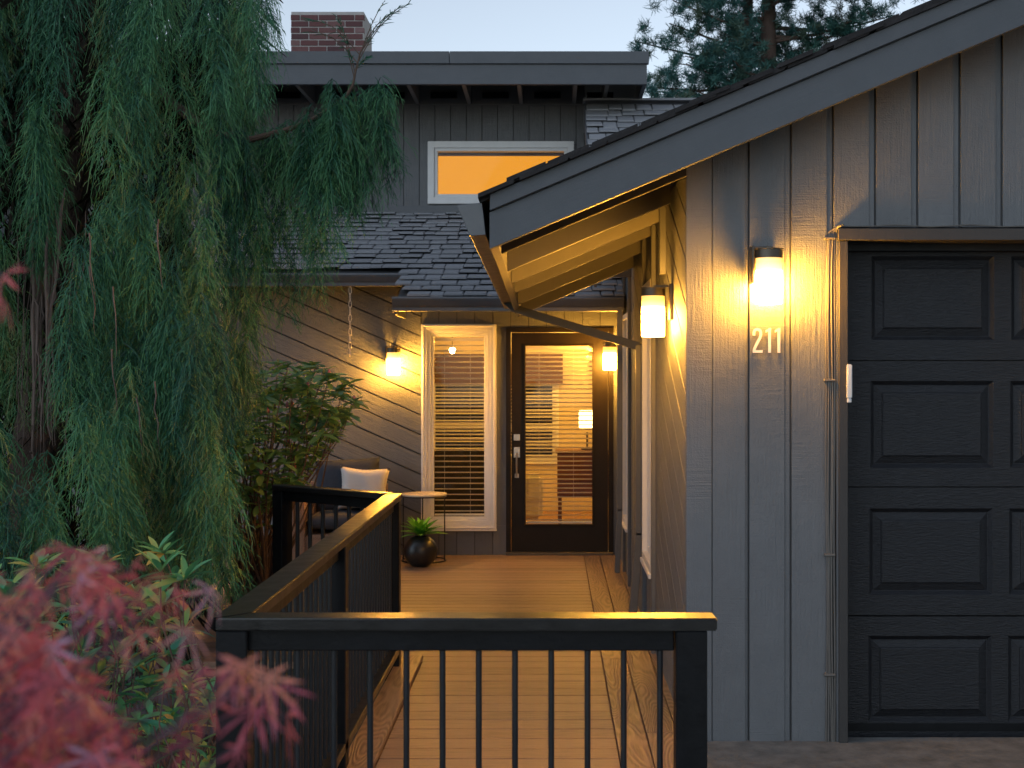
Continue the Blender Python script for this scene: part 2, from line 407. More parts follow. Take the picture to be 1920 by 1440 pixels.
# battens in the channels (thin lip at the left of each board's right neighbour)
# garage door surround
gd = M(); YDR = YG + .16
x0, x1 = X(1590, YG-.03), xo2 - .02
frame = M().box((X(1573, YG-.04), YG-.045, -.02), (X(1590, YG-.045), YG+.18, Z(451, YG-.045)-.002)).build('garage_door_jamb', m_trimdark, house, bevel=.002)
M().box((X(1571, YG-.045), YG-.06, Z(450, YG-.06)), (xo2+.1, YG+.12, Z(428, YG-.06))).build('garage_door_header', m_trimdark, house, bevel=.002)
M().box((x0-.02, YG+.10, Z(470, YG+.1)), (x1, YG+.14, Z(450, YG-.06))).build('garage_door_stop', m_black, house)
M().box((X(1566, YG), YG-.03, -.02), (X(1572.4, YG-.03), YG-.001, Z(428, YG-.03))).build('garage_door_edge_trim', m_trimv, house, bevel=.001)
secs = [(436, 675), (677, 912), (914, 1153), (1156, 1397)]
gdoor = M().box((x0-.03, YDR+.03, -.01), (x1+.02, YDR+.05, 2.45)).build('garage_door', m_gdoor, house)
M().box((x0-.02, YDR-.004, -.019), (x1, YDR+.03, .018)).build('rubber_seal', m_black, gdoor)
for si, (va, vb) in enumerate(secs):
    za, zb = Z(va, YDR), Z(vb, YDR)
    # a section: flat field with recessed panels
    pv = [(480, 638), (714, 878), (953, 1116), (1192, 1354)][si]
    sec = M(); cols = []
    k = 0
    while True:
        pa, pb = X(1634 - si*2 + 262*k, YDR), X(1864.5 - si*1.5 + 262*k, YDR)
        if pb > x1: break
        cols.append((pa, pb)); k += 1
    z1p, z0p = Z(pv[0], YDR), Z(pv[1], YDR)
    xs = [x0 - .03]
    sec.box((x0-.03, YDR, zb), (x1, YDR+.03, z0p)); sec.box((x0-.03, YDR, z1p), (x1, YDR+.03, za))
    prev = x0-.03
    for pa, pb in cols + [(x1, x1)]:
        if pa > prev: sec.box((prev, YDR, z0p), (pa, YDR+.03, z1p))
        prev = pb
    sec.build('door_section', m_gdoor, gdoor)
    for pa, pb in cols:
        p = M()
        def ring(i): return [(pa+i, z0p+i), (pb-i, z0p+i), (pb-i, z1p-i), (pa+i, z1p-i)]
        rs = [(0, 0), (.002, .001), (.019, .018), (.022, .019), (.056, .006), (.058, .002), (.064, -.001), (.068, -.001)]
        vs_ = []
        for ins, dep in rs: vs_ += [(a, YDR+dep, b) for a, b in ring(ins)]
        fs = []
        for j in range(len(rs)-1):
            for q in range(4): fs.append((j*4+q, j*4+(q+1)%4, (j+1)*4+(q+1)%4, (j+1)*4+q))
        fs.append(tuple(len(vs_)-4+q for q in range(4)))
        p.add(vs_, fs).build('panel', m_gdoor, gdoor)

# garage side wall (plane x = XS, faces -x)
swall = M()
def yz(poly, t0, t1, name, mat, par, bev=.0015):
    return M().slab(poly, (XS, 0, 0), (0,1,0), (0,0,1), (-1,0,0), t0, t1).build(name, mat, par, bevel=bev)
W1 = (8.14, 8.90, .475, 2.28); W2 = (10.68, 11.40, .455, 2.19)
wins = [W1, W2]
def side_top(y): return 2.321 + .42*XS - .027*(y-6) + .17
def band(ya, yb, z0, z1, t0, t1, mm): mm.slab([(ya, z0), (yb, z0), (yb, z1), (ya, z1)], (XS, 0, 0), (0,1,0), (0,0,1), (-1,0,0), t0, t1)
for ya, yb, z0, z1 in ((YG+.10, W1[0], -.3, 2.70), (W1[0], W1[1], -.3, W1[2]), (W1[0], W1[1], W1[3], 2.68), (W1[1], 10.32, -.3, 2.66), (10.32, W2[0], -.3, 3.2), (W2[0], W2[1], -.3, W2[2]), (W2[0], W2[1], W2[3], 3.2), (W2[1], 12.5, -.3, 3.2), (12.5, 14.2, 1.5, 3.5)):
    band(ya, yb, z0, z1, -.1, 0, swall)
swall = swall.build('side_wall', m_gap, house)
vstep = .2115
def diag(ya, yb, z0, z1, t=.016):
    k = -30
    while k < 40:
        c0 = k*vstep + .03; lo = c0; hi = c0 + vstep - .013
        pl = [(0, lo), (20, lo+.42*20), (20, hi+.42*20), (0, hi)]
        pl = rclip(pl, ya, yb, z0, z1)
        if pl: yz(pl, 0, t, 'board', m_diag_yz, swall)
        k += 1
diag(YG+.02, W1[0]-.001, -.05, 2.66)
diag(W1[1]+.001, 10.32, -.05, 2.64)
diag(W1[0], W1[1], W1[3]+.002, 2.66)
# vertical boards farther along and under the windows
yy = 10.33
while yy < 12.48:
    a, b = yy, min(yy + .135, 12.49)
    if a >= W2[1] or b <= W2[0]: yz([(a, -.05), (b-.012, -.05), (b-.012, 3.2), (a, 3.2)], 0, .014, 'board', m_side_v, swall)
    else:
        yz([(a, -.05), (b-.012, -.05), (b-.012, W2[2]-.002), (a, W2[2]-.002)], 0, .014, 'board', m_side_v, swall)
        yz([(a, W2[3]+.002), (b-.012, W2[3]+.002), (b-.012, 3.2), (a, 3.2)], 0, .014, 'board', m_side_v, swall)
    yy += .135
yy = W1[0]
while yy < W1[1]-.02:
    b = min(yy+.125, W1[1]); yz([(yy, -.05), (b-.012, -.05), (b-.012, W1[2]-.002), (yy, W1[2]-.002)], 0, .014, 'board', m_side_v, swall); yy += .125
# vertical trims around the near window up to the eave, down to the deck
for yv, w_ in ((W1[0]-.065, .06), (W1[1]+.005, .06)):
    yz([(yv, -.05), (yv+w_, -.05), (yv+w_, 2.60), (yv, 2.60)], .0165, .043, 'trim_board', m_trimv, swall)
for yv in (W2[0]-.06, W2[1]+.004):
    yz([(yv, -.05), (yv+.055, -.05), (yv+.055, 3.1), (yv, 3.1)], .0165, .040, 'trim_board', m_trimv, swall)
yz([(7.35, 2.25), (7.44, 2.25), (7.44, 2.62), (7.35, 2.62)], .0165, .05, 'trim_board', m_trimv, swall)

def window_side(y0, y1, z0, z1):
    w = M()
    o = .045  # proud of the wall
    for a in ((y0, z0, y1, z0+.045), (y0, z1-.045, y1, z1), (y0, z0+.0452, y0+.045, z1-.0452), (y1-.045, z0+.0452, y1, z1-.0452)):
        w.box((XS-o, a[0], a[1]), (XS+.05, a[2], a[3]))
    wn = w.build('window', m_white, house, bevel=.002)
    f = M()
    for a in ((y0+.046, z0+.046, y1-.046, z0+.08), (y0+.046, z1-.08, y1-.046, z1-.046), (y0+.046, z0+.0802, y0+.08, z1-.0802), (y1-.08, z0+.0802, y1-.046, z1-.0802)):
        f.box((XS-.012, a[0], a[1]), (XS+.04, a[2], a[3]))
    f.build('sash', m_white, wn, bevel=.002)
    M().box((XS+.012, y0+.081, z0+.081), (XS+.018, y1-.081, z1-.081)).build('pane', m_glass, wn)
    M().box((XS+.07, y0+.0, z0), (XS+.075, y1, z1)).build('curtain', m_slat, wn)
    M().box((XS-o-.012, y0-.01, z0-.03), (XS-.001, y1+.01, z0-.001)).build('sill', m_white, wn, bevel=.003)
window_side(*W1); window_side(*W2)

# door wall (plane y=YD, faces -y)
XL = X(790, YD)
dw = M()
win = (X(797, YD), X(925, YD), Z(985, YD), Z(614, YD)); dr = (X(953, YD), X(1147, YD), -.05, Z(618, YD))
TOP = 2.75
def rects_around(xl, xr, zb, ztp, holes):
    out = []; xs = sorted({xl, xr, *[h[0] for h in holes], *[h[1] for h in holes]})
    for a, b in zip(xs, xs[1:]):
        zs = [zb]; hh = [h for h in holes if h[0] <= a+1e-6 and h[1] >= b-1e-6]
        cur = zb
        for h in sorted(hh, key=lambda t: t[2]):
            if h[2] > cur: out.append((a, b, cur, h[2]))
            cur = h[3]
        if cur < ztp: out.append((a, b, cur, ztp))
    return out
for a, b, c, d in rects_around(XL, XS+1.2, -.3, TOP, [win, dr]): dw.box((a, YD, c), (b, YD+.1, d))
dw = dw.build('door_wall', m_gap, house)
def vboards(x0, x1, zb, ztp, holes, y, pitch, gap, par, mat, t=.014, phase=0, name='board'):
    x = x0 + phase
    while x < x1 - .02:
        a, b = x, min(x + pitch - gap, x1)
        segs = [(zb, ztp)]; spl = [(a, b, zb, ztp)]
        for h in holes:
            ns = []
            for (p, q, r, s) in spl:
                if q <= h[0] or p >= h[1] or s <= h[2] or r >= h[3]: ns.append((p, q, r, s)); continue
                if r < h[2]: ns.append((p, q, r, h[2]-.001))
                if s > h[3]: ns.append((p, q, h[3]+.001, s))
                if p < h[0]-.008: ns.append((p, h[0]-.001, max(r, h[2]), min(s, h[3])))
                if q > h[1]+.008: ns.append((h[1]+.001, q, max(r, h[2]), min(s, h[3])))
            spl = ns
        for (p, q, r, s) in spl:
            M().box((p, y-t, r), (q, y-.0002, s)).build(name, mat, par, bevel=.0012)
        x += pitch
vboards(XL, XS-.018, -.05, TOP, [win, dr], YD, .168, .007, dw, m_side_v, phase=.0)

def frame4(m_, x0, x1, z0, z1, w, ya, yb):
    m_.box((x0, ya, z0), (x1, yb, z0+w)); m_.box((x0, ya, z1-w), (x1, yb, z1))
    m_.box((x0, ya, z0+w+.0002), (x0+w, yb, z1-w-.0002)); m_.box((x1-w, ya, z0+w+.0002), (x1, yb, z1-w-.0002))
    return m_
# tall window
a0, a1, b0, b1 = X(790.5, YD), X(931, YD), Z(992, YD), Z(608, YD)
tw = frame4(M(), a0, a1, b0, b1, .052, YD-.05, YD+.02).build('window', m_white, house, bevel=.004, seg=2)
tw['label'] = 'tall narrow window with half lit blinds beside the front door'
frame4(M(), a0+.012, a1-.012, b0+.012, b1-.012, .012, YD-.062, YD-.0505).build('casing_bead', m_white, tw, bevel=.003)
frame4(M(), a0+.053, a1-.053, b0+.053, b1-.053, .033, YD-.030, YD+.04).build('frame', m_white, tw, bevel=.003)
frame4(M(), a0+.087, a1-.087, b0+.087, b1-.087, .028, YD-.006, YD+.05).build('sash', m_white, tw, bevel=.003)
M().box((a0+.116, YD+.022, b0+.116), (a1-.116, YD+.028, b1-.116)).build('pane', m_glass, tw)
M().box((a0-.012, YD-.062, b0-.012), (a1+.004, YD-.016, b0-.0005)).build('sill', m_white, tw, bevel=.003)
def blind(x0, x1, z0, z1, y, step, tilt, par, w=.022):
    z = z1 - .02; first = None
    while z > z0 + .01:
        if first is None:
            dy = w/2*math.cos(tilt); dz = w/2*math.sin(tilt)
            o = M().hexa([(x0, y-dy, -dz-.0007), (x1, y-dy, -dz-.0007), (x1, y+dy, dz-.0007), (x0, y+dy, dz-.0007), (x0, y-dy, -dz+.0007), (x1, y-dy, -dz+.0007), (x1, y+dy, dz+.0007), (x0, y+dy, dz+.0007)]).build('slat', m_slat, par)
            first = o
        else:
            o = link('slat', first.data, par)
        o.location = (0, 0, z); adopt_fix(o, par); z -= step
    for fx in (.2, .72):
        xx = x0 + (x1-x0)*fx; M().tube([(xx, y-w/2-.002, z0), (xx, y-w/2-.002, z1)], .0012, 5).build('ladder_cord', m_slat, par)
    M().box((x0, y-.015, z0-.004), (x1, y+.015, z0+.012)).build('bottom_bar', m_slat, par)
    M().box((x0, y-.02, z1-.03), (x1, y+.02, z1)).build('head_rail', m_slat, par)
def adopt_fix(o, par): o.matrix_parent_inverse = Matrix.Translation(-Vector(par.location)) if par.parent is None else Matrix.Identity(4)
# children of parts whose own location is zero: parent inverse is identity
_adopt0 = adopt
def adopt(o, parent):
    o.parent = parent
    o.matrix_parent_inverse = Matrix.Translation(-parent.location) if parent.parent is None else Matrix.Identity(4)
blind(a0+.118, a1-.118, b0+.125, b1-.125, YD+.07, .052, rad(-22), tw, .032)

# front door
dfr = M()
f0, f1, fz = X(949, YD), X(1150, YD), Z(614, YD)
dfr.box((f0, YD-.03, -.0), (f0+.045, YD+.09, fz)); dfr.box((f1-.045, YD-.03, 0), (f1, YD+.09, fz)); dfr.box((f0+.0452, YD-.03, fz-.045), (f1-.0452, YD+.09, fz))
dfr = dfr.build('door_frame', m_door, house, bevel=.004, seg=2)
d0, d1, dz1 = f0+.05, f1-.05, fz-.05
g0, g1, gz0, gz1 = X(985, YD+.02), X(1111, YD+.02), Z(983, YD+.02), Z(648, YD+.02)
door = M()
for a, b, c, d in rects_around(d0, d1, .03, dz1, [(g0, g1, gz0, gz1)]): door.box((a, YD+.0, c), (b, YD+.045, d))
door = door.build('front_door', m_door, house)
frame4(M(), g0-.012, g1+.012, gz0-.012, gz1+.012, .016, YD-.012, YD-.0005).build('glazing_bead', m_door, door, bevel=.003)
M().box((g0+.001, YD+.018, gz0+.001), (g1-.001, YD+.024, gz1-.001)).build('pane', m_glass, door)
for zz, hh in ((.335, .004),): pass
M().box((f0, YD-.06, .001), (f1, YD+.09, .028)).build('threshold', m_bronze, dfr, bevel=.003)
hx, hz = X(969, YD), Z(820, YD)
M().box((hx-.03, YD-.012, hz-.03), (hx+.03, YD-.0003, hz+.03)).build('deadbolt', m_nickel, door, bevel=.003)
M().box((hx-.006, YD-.022, hz-.016), (hx+.006, YD-.0122, hz+.016)).build('thumb_turn', m_nickel, door, bevel=.002)
z1_, z0_ = Z(838, YD), Z(858, YD)
M().box((hx-.03, YD-.012, z0_), (hx+.03, YD-.0003, z1_)).build('handle_plate', m_nickel, door, bevel=.003)
zb_ = Z(894, YD)
M().tube([(hx, YD-.012, z0_+.04), (hx, YD-.05, z0_+.03), (hx, YD-.055, z0_-.02), (hx, YD-.055, zb_+.04), (hx, YD-.045, zb_+.012), (hx, YD-.012, zb_+.01)], .009, 8).build('handle', m_nickel, door, smooth=True)
M().box((hx-.02, YD-.012, zb_-.01), (hx+.02, YD-.0003, zb_+.03)).build('handle_foot', m_nickel, door, bevel=.003)
blind(g0+.004, g1-.004, gz0+.01, gz1-.004, YD+.064, .0425, rad(-24), door, .030)

# porch wall with diagonal boards
pw = M().box((-6, YP, -.3), (XL-.002, YP+.1, 2.70)).build('porch_wall', m_gap, house)
k = -10; st = .185
while k < 64:
    c0 = k*st - 2.0; hi = c0 + st - .014
    pl = rclip([(-7, c0 + .44*7), (0, c0), (0, hi), (-7, hi + .44*7)], -5.5, XL-.003, -.05, 2.68)
    if pl: M().slab(pl, (0, YP, 0), (1,0,0), (0,0,1), (0,-1,0), .0002, .022).build('board', m_diag_xz, pw, bevel=.0015)
    k += 1

# upper wall
XUR = X(1096, YU)
uw = M()
h1 = (X(806, YU), X(1072, YU), Z(379, YU), Z(270, YU))
for a, b, c, d in rects_around(-6, XUR, 3.0, 4.62, [h1]): uw.box((a, YU, c), (b, YU+.1, d))
uw.box((XUR-.1, YU+.1, 3.0), (XUR, YU+4, 4.62))
uw = uw.build('upper_wall', m_gap, house)
vboards(-5.5, XUR-.001, 3.25, 4.6, [h1], YU, .168, .007, uw, m_side_v, phase=.05)
u0, u1, uz0, uz1 = X(802.5, YU), X(1076, YU), Z(383, YU), Z(266, YU)
uwn = frame4(M(), u0, u1, uz0, uz1, .07, YU-.045, YU+.03).build('window', m_white, house, bevel=.004, seg=2)
uwn['label'] = 'wide upper window glowing orange'
frame4(M(), u0+.071, u1-.071, uz0+.071, uz1-.071, .035, YU-.028, YU+.05).build('sash', m_white, uwn, bevel=.003)
M().box((u0+.1, YU+.01, uz0+.1), (u1-.1, YU+.016, uz1-.1)).build('pane', m_glass, uwn)
m_upglow = emit('room_glow', (1, .385, .008), .35); _b = m_upglow.node_tree.nodes['Principled BSDF']; _b.inputs['Base Color'].default_value = (.12, .04, .004, 1); _b.inputs['Specular IOR Level'].default_value = 0; _b.inputs['Roughness'].default_value = 1
M().box((u0+.05, YU+.14, uz0), (u1-.05, YU+.16, uz1-.13)).build('room_glow_plane', m_upglow, uwn)  # emissive plane stands in for the lamplit room behind the upper window
M().box((u0+.05, YU+.13, uz1-.128), (u1-.05, YU+.17, uz1)).build('shade_roll', m_bamboo, uwn)

# upper roof: flat with fascia and rafters
YF = 13.2
zr0, zr1 = Z(158, YF), Z(97, YF)
ur = M().box((-6, YF+.05, zr1-.10), (X(1213, YF), YU+6, zr1-.03)).build('upper_roof', m_soffit, house)
zm = Z(120, YF)
M().box((-6, YF, zr0), (X(1213, YF), YF+.045, zm-.002)).build('fascia_board', m_fasc, ur, bevel=.003)
M().box((-6, YF-.025, zm), (X(842.5, YF), YF+.045, zr1)).build('fascia_board', m_fasc, ur, bevel=.003)
M().box((X(843.5, YF), YF-.024, zm), (X(1216.5, YF), YF+.045, zr1)).build('fascia_board', m_fasc, ur, bevel=.003)
M().box((X(1213, YF)-.04, YF+.046, zr0), (X(1213, YF), YU+6, zm)).build('fascia_board', m_fasc, ur, bevel=.003)
for uu in (240, 345, 450, 555, 660, 765, 869, 973, 1079, 1139):
    xx = X(uu, YF+.1); M().box((xx-.02, YF+.046, zr0+.02), (xx+.02, YU+.2, zr1-.101)).build('rafter', m_raft, ur)
    if uu < 1130: M().box((xx+.14, YU-.06, zr0+.08), (xx+.42, YU-.03, zr0+.14)).build('vent', m_black, ur)
M().box((-6, YU-.03, zr0+.015), (XUR, YU-.001, zr1-.102)).build('blocking', m_raft, ur)

# chimney
ch = M().box((X(546, 15.6)-.0, 15.6, 4.7), (X(682, 15.6), 16.3, 5.93)).build('chimney', m_mortar, house)
bz = 4.72; r = 0; cx0, cx1 = X(546, 15.6), X(682, 15.6)
while bz < 5.85:
    x = cx0 - (.1 if r % 2 else 0)
    while x < cx1 - .01:
        a, b = max(x, cx0-.004), min(x+.2, cx1+.004)
        if b - a > .03: M().box((a, 15.592 + random.uniform(-.003, .003), bz), (b, 15.66, bz+.062)).build('brick', m_brick, ch, bevel=.003)
        x += .212
    bz += .074; r += 1

# lower porch roof
YE1, YE2 = 11.3, 12.01
def rz(y): return Z(555, 11.3) + .356*(y-YE1)
XE = -1.315
rf = M()
for (xa, xb, ya) in ((-6, XE, YE2), (XE+.0005, XS-.02, YE1)):
    rf.hexa([(xa, ya, rz(ya)-.10), (xb, ya, rz(ya)-.10), (xb, YU, rz(YU)-.10), (xa, YU, rz(YU)-.10), (xa, ya, rz(ya)-.03), (xb, ya, rz(ya)-.03), (xb, YU, rz(YU)-.03), (xa, YU, rz(YU)-.03)])
rf = rf.build('porch_roof', m_soffit, house)
M().box((XE-.002, YE1+.01, rz(YE1)-.16), (XE-.022, YE2, rz(YE1)-.04)).build('fascia_board', m_fasc, rf)
def shingles(name, par, zfun, x0, x1fun, y0fun, y1, expo, limit, xend, slope):
    rows = []; y = None
    items = []
    ystart = min(y0fun(x0), y0fun(xend)); r = 0
    yc = ystart
    while yc < y1 - .05:
        x = x0 - random.uniform(0, .2)
        while x < xend:
            w = random.choice((.11, .14, .17, .20, .23)); a, b = max(x, x0), min(x+w-.004, xend)
            if b-a > .04 and yc >= y0fun((a+b)/2) - .02:
                drop = random.choice((0, 0, .028)) if yc > y0fun((a+b)/2)+.05 else 0
                th = random.uniform(.016, .034); items.append((a, b, yc-drop, yc+expo+.05, th))
            x += w
        yc += expo; r += 1
    items.sort(key=lambda t: t[2] + max(0, -1.9 - t[0])*4)
    rest = M()
    for k, (a, b, ya, yb, th) in enumerate(items):
        za, zb = zfun(ya), zfun(yb); c = random.uniform(.0, .012); jj = random.uniform(-.008, .008)
        h = [(a, ya, za+th-.016), (b, ya+jj, za+th-.016), (b, yb, zb-.028), (a, yb, zb-.028), (a+c, ya, za+th), (b-c, ya+jj, za+th), (b-c, yb, zb-.012), (a+c, yb, zb-.012)]
        if k < limit: M().hexa(h).build('shingle', m_shingle, par)
        else: rest.hexa(h)
    if rest.v: tag(rest.build(name, m_shingle, par), kind='stuff')
shingles('far_shingles', rf, rz, -4.6, None, lambda x: YE1-.03 if x > XE else YE2-.03, YU-.02, .172, 290, XS-.03, .356)
M().box((-4.6, YU-.045, rz(YU)-.03), (XS-.03, YU-.016, rz(YU)+.07)).build('wall_flashing', m_gut, rf)

def gutter(x0, x1, y, ztop, zbot, name='gutter'):
    g_ = M(); pr = [(0, ztop), (-.012, ztop+.004), (-.018, ztop-.012), (-.012, ztop-.03), (.008, zbot+.045), (.02, zbot+.03), (.02, zbot), (.10, zbot), (.10, ztop-.01)]
    g_.slab([(p[0], p[1]) for p in pr], (x0, y, 0), (0,1,0), (0,0,1), (1,0,0), 0, x1-x0)
    return g_.build(name, m_gut, house, bevel=.0015)
gutter(X(735, 11.2), X(1170, 11.2)-.0, 11.2, Z(557, 11.2), Z(583, 11.2))
gutter(-6, X(765, 11.91), 11.91, Z(513, 11.91), Z(536, 11.91))

# tall side volume with its roof behind the garage
sr = M(); YR0, YR1 = 10.6, 14.0; zR = Z(190, 14.0); sl_ = .58; xl = .335
def rz2(y): return zR - sl_*(YR1-y)
sr.hexa([(xl+.02, YR0, rz2(YR0)-.12), (5, YR0, rz2(YR0)-.12), (5, YR1, zR-.12), (xl+.02, YR1, zR-.12), (xl+.02, YR0, rz2(YR0)-.03), (5, YR0, rz2(YR0)-.03), (5, YR1, zR-.03), (xl+.02, YR1, zR-.03)])
sr = sr.build('side_roof', m_soffit, house)
M().hexa([(xl, YR0, rz2(YR0)-.2), (xl+.02, YR0, rz2(YR0)-.2), (xl+.02, YR1, zR-.2), (xl, YR1, zR-.2), (xl, YR0, rz2(YR0)-.02), (xl+.02, YR0, rz2(YR0)-.02), (xl+.02, YR1, zR-.02), (xl, YR1, zR-.02)]).build('fascia_board', m_fasc, sr)
M().box((xl-.01, YR1-.12, zR-.01), (5, YR1+.1, zR+.012)).build('ridge_cap', m_shingle, sr)
M().hexa([(xl, YR1, zR-.12), (5, YR1, zR-.12), (5, YR1+3, zR-1.8), (xl, YR1+3, zR-1.8), (xl, YR1, zR-.03), (5, YR1, zR-.03), (5, YR1+3, zR-1.7), (xl, YR1+3, zR-1.7)]).build('rear_slope', m_shingle, sr)
shingles('upper_shingles', sr, rz2, xl+.01, None, lambda x: YR0, YR1-.08, .150, 0 + 400, 2.6, sl_)

# garage roof
YR = 5.93; YB = 10.32; XEV = X(918, YR)
gr = M()
def rquad(xa, xb, ya, yb, za, zb, flip=False):
    def zz(x, y, z): xx = x if x <= ridge else 2*ridge-x; return z + .42*xx - .027*(y-6)
    return [(xa, ya, zz(xa, ya, za)), (xb, ya, zz(xb, ya, za)), (xb, yb, zz(xb, yb, za)), (xa, yb, zz(xa, yb, za)), (xa, ya, zz(xa, ya, zb)), (xb, ya, zz(xb, ya, zb)), (xb, yb, zz(xb, yb, zb)), (xa, yb, zz(xa, yb, zb))]
gr.hexa(rquad(XEV+.02, ridge, YR+.05, YB, 2.515, 2.59)); gr.hexa(rquad(ridge+.001, 2*ridge-XEV, YR+.05, YB, 2.515, 2.59))
gr = gr.build('garage_roof', m_soffit, house)
# rakes
for xa, xb in ((XEV, ridge), (ridge+.001, 2*ridge-XEV)):
    M().hexa(rquad(xa, xb, YR, YR+.04, 2.367, 2.531)).build('rake_board', m_rake, gr, bevel=.002)
    M().hexa(rquad(xa-(.028 if xa < 0 else 0)+.03, xb, YR-.022, YR-.0005, 2.535, 2.607)).build('rake_trim', m_rake, gr, bevel=.002)
    M().hexa(rquad(xa+.03, xb, YR, YR+.04, 2.533, 2.600)).build('rake_backer', m_rake, gr)
# ragged shingle ends over the rake
m_edge = plain('dark_shingle_edge', (.022, .02, .021), .95, bumpd=.004, bs=90, var=.3)  # near-black colour for the shingle ends and field above the rake
x = XEV - .04
while x < 3.1:
    w = random.uniform(.16, .22)
    for lay in range(3):
        ex = random.uniform(-.02, .006); hh = random.uniform(.004, .012); a_ = x + lay*.06 + random.uniform(-.02, .02)
        M().hexa(rquad(a_, a_ + w*random.uniform(.8, 1.1), YR-.035+ex, YR+.3, 2.608+lay*.008, 2.617+lay*.008+hh)).build('shingle', m_edge, gr)
    x += w
M().hexa(rquad(XEV-.04, ridge, YR+.0, YB, 2.592, 2.606)).build('shingle_field', m_edge, gr)
for k, yv in enumerate((6.20, 7.05, 7.73, 8.36, 9.27, 10.25)):
    xb = XS-.019
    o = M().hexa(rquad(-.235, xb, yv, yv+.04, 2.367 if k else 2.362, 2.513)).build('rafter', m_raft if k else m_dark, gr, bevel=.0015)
M().hexa(rquad(XEV+.004, -.237, YR+.042, YB, 2.367, 2.512)).build('fascia_board', m_raft, gr, bevel=.002)
# garage gutter, K profile along the eave
gp = []
ys = (5.95, 10.3)
def gcs(y):
    d = -.0268*(y-5.95)
    return [(-.425, 2.447+d), (-.418, 2.452+d), (-.312, 2.462+d), (-.296, 2.318+d), (-.366, 2.313+d), (-.400, 2.392+d)]
v_ = []
for yv in ys: v_ += [(a, yv, b) for a, b in gcs(yv)]
fs = [tuple(range(6)), tuple(range(11, 5, -1))] + [(i, (i+1) % 6, 6+(i+1) % 6, 6+i) for i in range(6)]
M().add(v_, fs).build('gutter', m_gut, house, bevel=.002)

def downspout(pts, w=.078, d=.055):
    m_ = M(); pts = [Vector(p) for p in pts]
    for i in range(len(pts)-1):
        a, b = pts[i], pts[i+1]; t = (b-a).normalized()
        s_ = Vector((0,1,0)); s_ = (s_ - t*s_.dot(t)).normalized(); n_ = t.cross(s_)
        a2, b2 = a - t*.012, b + t*.012
        c = [a2 + s_*sx*w/2 + n_*nx*d/2 for sx, nx in ((-1,-1),(1,-1),(1,1),(-1,1))] + [b2 + s_*sx*w/2 + n_*nx*d/2 for sx, nx in ((-1,-1),(1,-1),(1,1),(-1,1))]
        m_.hexa([tuple(q) for q in c])
    return m_.build('downspout', m_gut, house, bevel=.006, seg=2)
xd = X(1199, 9.15)
d1 = downspout([(-.33, 9.75, 2.225), (-.27, 9.7, 2.17), (xd-.0, 9.15, Z(650, 9.15)), (xd, 9.15, .6), (xd-.045, 9.15, .06)])
xd2 = X(1162, 11.24)
d2 = downspout([(xd2, 11.24, Z(560, 11.24)), (xd2, 11.24, .55), (xd2-.02, 11.24, .03)], w=.05, d=.045)

# ------------------------------------------------------------------ interior seen through the glass
room = M()
RB = 16.5; xl_, xr_ = -2.6, 1.55; CE = 2.48
wA = (X(812, RB), X(912, RB), Z(862, RB), Z(700, RB)); wB = (X(950, RB), X(1040, RB), Z(862, RB), Z(700, RB))
for a, b, c, d in rects_around(xl_, xr_, 0, CE, [wA, wB]): room.box((a, RB, c), (b, RB+.1, d))
room.box((xl_-.1, 12.62, 0), (xl_, RB, CE)); room.box((xr_, 12.62, 0), (xr_+.1, RB, CE)); room.box((xl_, 12.61, 0), (XL-.02, 12.66, CE))
room = tag(room.build('interior_walls', m_cream), kind='structure')
tag(M().box((xl_, 12.605, -.04), (xr_+.1, RB, .002)).build('interior_floor', m_intfloor), kind='structure')
tag(M().box((xl_-.1, 12.605, CE), (xr_+.1, RB+.1, CE+.06)).build('interior_ceiling', m_ceil), kind='structure')
m_night = plain('dusk_garden_outside', (.03, .04, .05), .9)
for wi, lab in ((wA, 'white framed back window with blinds seen through the tall window'), (wB, 'white framed back window with blinds seen through the glass of the front door')):
    wn = empty('interior_window', ((wi[0]+wi[1])/2, RB, wi[2])); tag(wn, lab, 'window')
    frame4(M(), wi[0]-.05, wi[1]+.05, wi[2]-.05, wi[3]+.02, .08, RB-.03, RB-.0005).build('frame', m_white, wn, bevel=.002)
    M().box((wi[0], RB-.02, (wi[2]*.62+wi[3]*.38)-.03), (wi[1], RB+.02, (wi[2]*.62+wi[3]*.38)+.03)).build('meeting_rail', m_white, wn)
    M().box((wi[0], RB+.03, wi[2]), (wi[1], RB+.036, wi[3])).build('pane', m_glass, wn)
    M().box((wi[0]-.1, RB-.1, wi[3]-.13), (wi[1]+.1, RB-.05, Z(664, RB))).build('woven_shade', m_bamboo, wn)
    z = wi[3]-.03; first = None
    while z > wi[2]+.03:
        if first is None: first = M().box((wi[0]-.02, RB-.05, 0), (wi[1]+.02, RB-.028, .014)).build('slat', m_slat, wn); o = first
        else: o = link('slat', first.data); adopt(o, wn)
        o.location = (0, 0, z); z -= .043
tag(M().box((-8, 21, -.45), (9, 23, 4.2)).build('sky_blocking_hedge', plain('dark_sky_blocker', (.012, .018, .012), .95, bumpd=.05, bs=12, var=.5)), 'dark hedge added behind the house to block the sky in the back windows', 'hedge')  # added behind the house to keep bright sky out of the back windows
